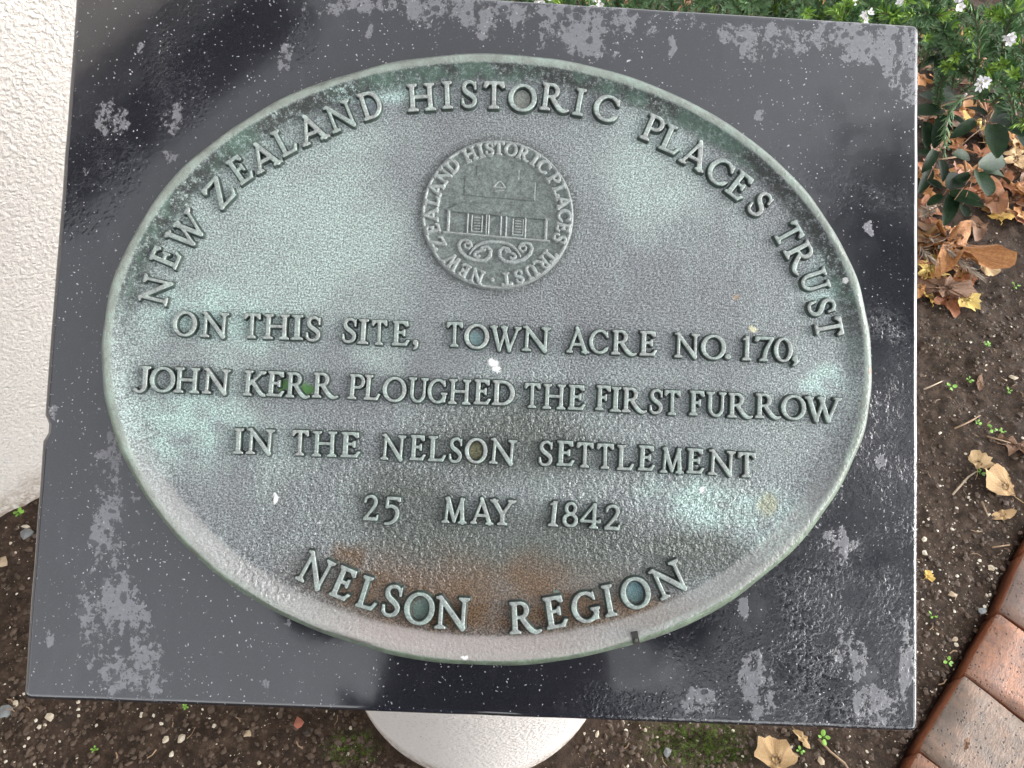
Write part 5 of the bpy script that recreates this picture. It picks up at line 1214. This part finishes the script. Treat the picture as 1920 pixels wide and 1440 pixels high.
def person():
    PX, PY = .03, -.80; root = empty('person', (PX, PY, 0)); tag(root, 'person in black jacket and jeans holding a phone over the slab', 'person')
    W2 = lambda p: Vector((p[0] - PX, p[1] - PY, p[2]))
    rt = Vector(AX[:, 0]); dn = Vector(AX[:, 1]); fw = Vector(AX[:, 2]); C0 = Vector(CW)
    ph = C0 - fw * .012 + rt * .045 + dn * .022
    hands = {}
    V = [Vector((0, .02, .94)), Vector((0, .04, 1.08)), Vector((0, .07, 1.24)), Vector((0, .10, 1.40)), Vector((0, .15, 1.49)), Vector((0, .20, 1.56)), Vector((0, .245, 1.63))]
    R_ = [(.13, .11), (.12, .10), (.14, .11), (.12, .09), (.055, .055), (.075, .085), (.07, .09)]; E_ = [(0, 1), (1, 2), (2, 3), (3, 4), (4, 5), (5, 6)]
    jv, jr, je = list(V[:4]) + [Vector((0, .13, 1.455))], [.215, .20, .20, .155, .08], [(0, 1), (1, 2), (2, 3), (3, 4)]
    tv, tr, te = [Vector((0, .015, .97))], [.15], []
    for s in (-1, 1):
        wr = W2(ph + rt * s * .105 + dn * .045 - fw * .045); el = Vector((s * .29, .20, 1.08)); sh = Vector((s * .175, .09, 1.395))
        b = len(V); V += [sh, (sh + el) / 2, el, (el + wr) / 2, wr, wr.lerp(W2(ph + rt * s * .085 + dn * .01 - fw * .02), .6)]; R_ += [.055, .048, .040, .038, .027, (.034, .018)]
        E_ += [(3, b), (b, b + 1), (b + 1, b + 2), (b + 2, b + 3), (b + 3, b + 4), (b + 4, b + 5)]
        j = len(jv); jv += [sh, (sh + el) / 2, el, el.lerp(wr, .5), el.lerp(wr, .88)]; jr += [.105, .09, .085, .07, .055]; je += [(3, j), (j, j + 1), (j + 1, j + 2), (j + 2, j + 3), (j + 3, j + 4)]
        b = len(V); hp, kn, an = Vector((s * .10, .0, .88)), Vector((s * .11, .03, .48)), Vector((s * .12, -.03, .09)); V += [hp, kn, an, Vector((s * .13, .10, .035))]; R_ += [.09, .06, .045, .04]
        E_ += [(0, b), (b, b + 1), (b + 1, b + 2), (b + 2, b + 3)]
        t = len(tv); tv += [hp, kn, an + Vector((0, 0, .02))]; tr += [.105, .082, .072]; te += [(0, t), (t, t + 1), (t + 1, t + 2)]
        hands[s] = V[-5]
    body = skin('body', V, E_, R_, MAT['skin'], root)
    skin('jacket', jv, je, jr, MAT['jacket'], root); skin('trousers', tv, te, tr, MAT['jeans'], root)
    sm_ = MB(); sm_.tube([(.0, .225, 1.02), (0, .245, 1.12), (0, .262, 1.24), (0, .25, 1.36)], [.035, .038, .036, .02], 10); sm_.build('shirt', MAT['shirt'], root, True)
    skin('hair', [Vector((0, .215, 1.70)), Vector((0, .16, 1.67)), Vector((0, .13, 1.60))], [(0, 1), (1, 2)], [.078, .088, .07], MAT['hair'], root)
    fc = MB(); fc.tube([(0, .325, 1.63), (0, .345, 1.60), (0, .335, 1.585)], [.008, .014, .010], 6); fc.build('nose', MAT['skin'], root, True)
    for s in (-1, 1):
        e = MB(); e.tube([(s * .078, .21, 1.61), (s * .09, .20, 1.625), (s * .085, .21, 1.585)], [.012, .014, .008], 6); e.build('ear', MAT['skin'], root, True)
        e = MB(); e.tube([(s * .03, .318, 1.625), (s * .03, .326, 1.622)], [.011, .006], 8); e.build('eye', MAT['hair'], root, True)
        sh = MB(); sh.tube([(s * .12, -.09, .04), (s * .125, .0, .05), (s * .13, .10, .035), (s * .135, .17, .03)], [.04, .05, .048, .03], 10); sh.build('shoe', MAT['shoe'], root, True)
        # fingers round the ends of the phone, the thumb on its back
        pc = W2(ph + rt * s * .085 + dn * .01 - fw * .02)
        for k in range(4):
            o0 = W2(ph + rt * s * .088 - fw * .018 + dn * (.030 - .018 * k)); o1 = W2(ph + rt * s * (.098 - .002 * k) - fw * .004 + dn * (.026 - .018 * k)); o2 = W2(ph + rt * s * (.088 - .004 * (k == 3)) + fw * .001 + dn * (.022 - .018 * k))
            skin('finger', [pc, o0, o1, o2], [(0, 1), (1, 2), (2, 3)], [.010, .0085, .008, .0065], MAT['skin'], root, 1)
        skin('thumb', [pc, W2(ph + rt * s * .07 + dn * .03 - fw * .016), W2(ph + rt * s * .05 + dn * .02 - fw * .014)], [(0, 1), (1, 2)], [.012, .010, .008], MAT['skin'], root, 1)
    bm = bmesh.new(); bmesh.ops.create_cube(bm, size=1)
    for v in bm.verts: v.co = Vector((v.co.x * .158, v.co.y * .074, v.co.z * .0085))
    bmesh.ops.bevel(bm, geom=[e for e in bm.edges], offset=.003, segments=2, affect='EDGES'); me = bpy.data.meshes.new('phone'); bm.to_mesh(me); bm.free(); me.materials.append(MAT['phone'])
    p = link('phone', me); M4 = Matrix((rt, dn, fw)).transposed().to_4x4(); M4.translation = ph - fw * .006; p.matrix_world = M4; tag(p, 'black phone held sideways in front of the slab', 'phone')
person()
bpy.context.view_layer.update()
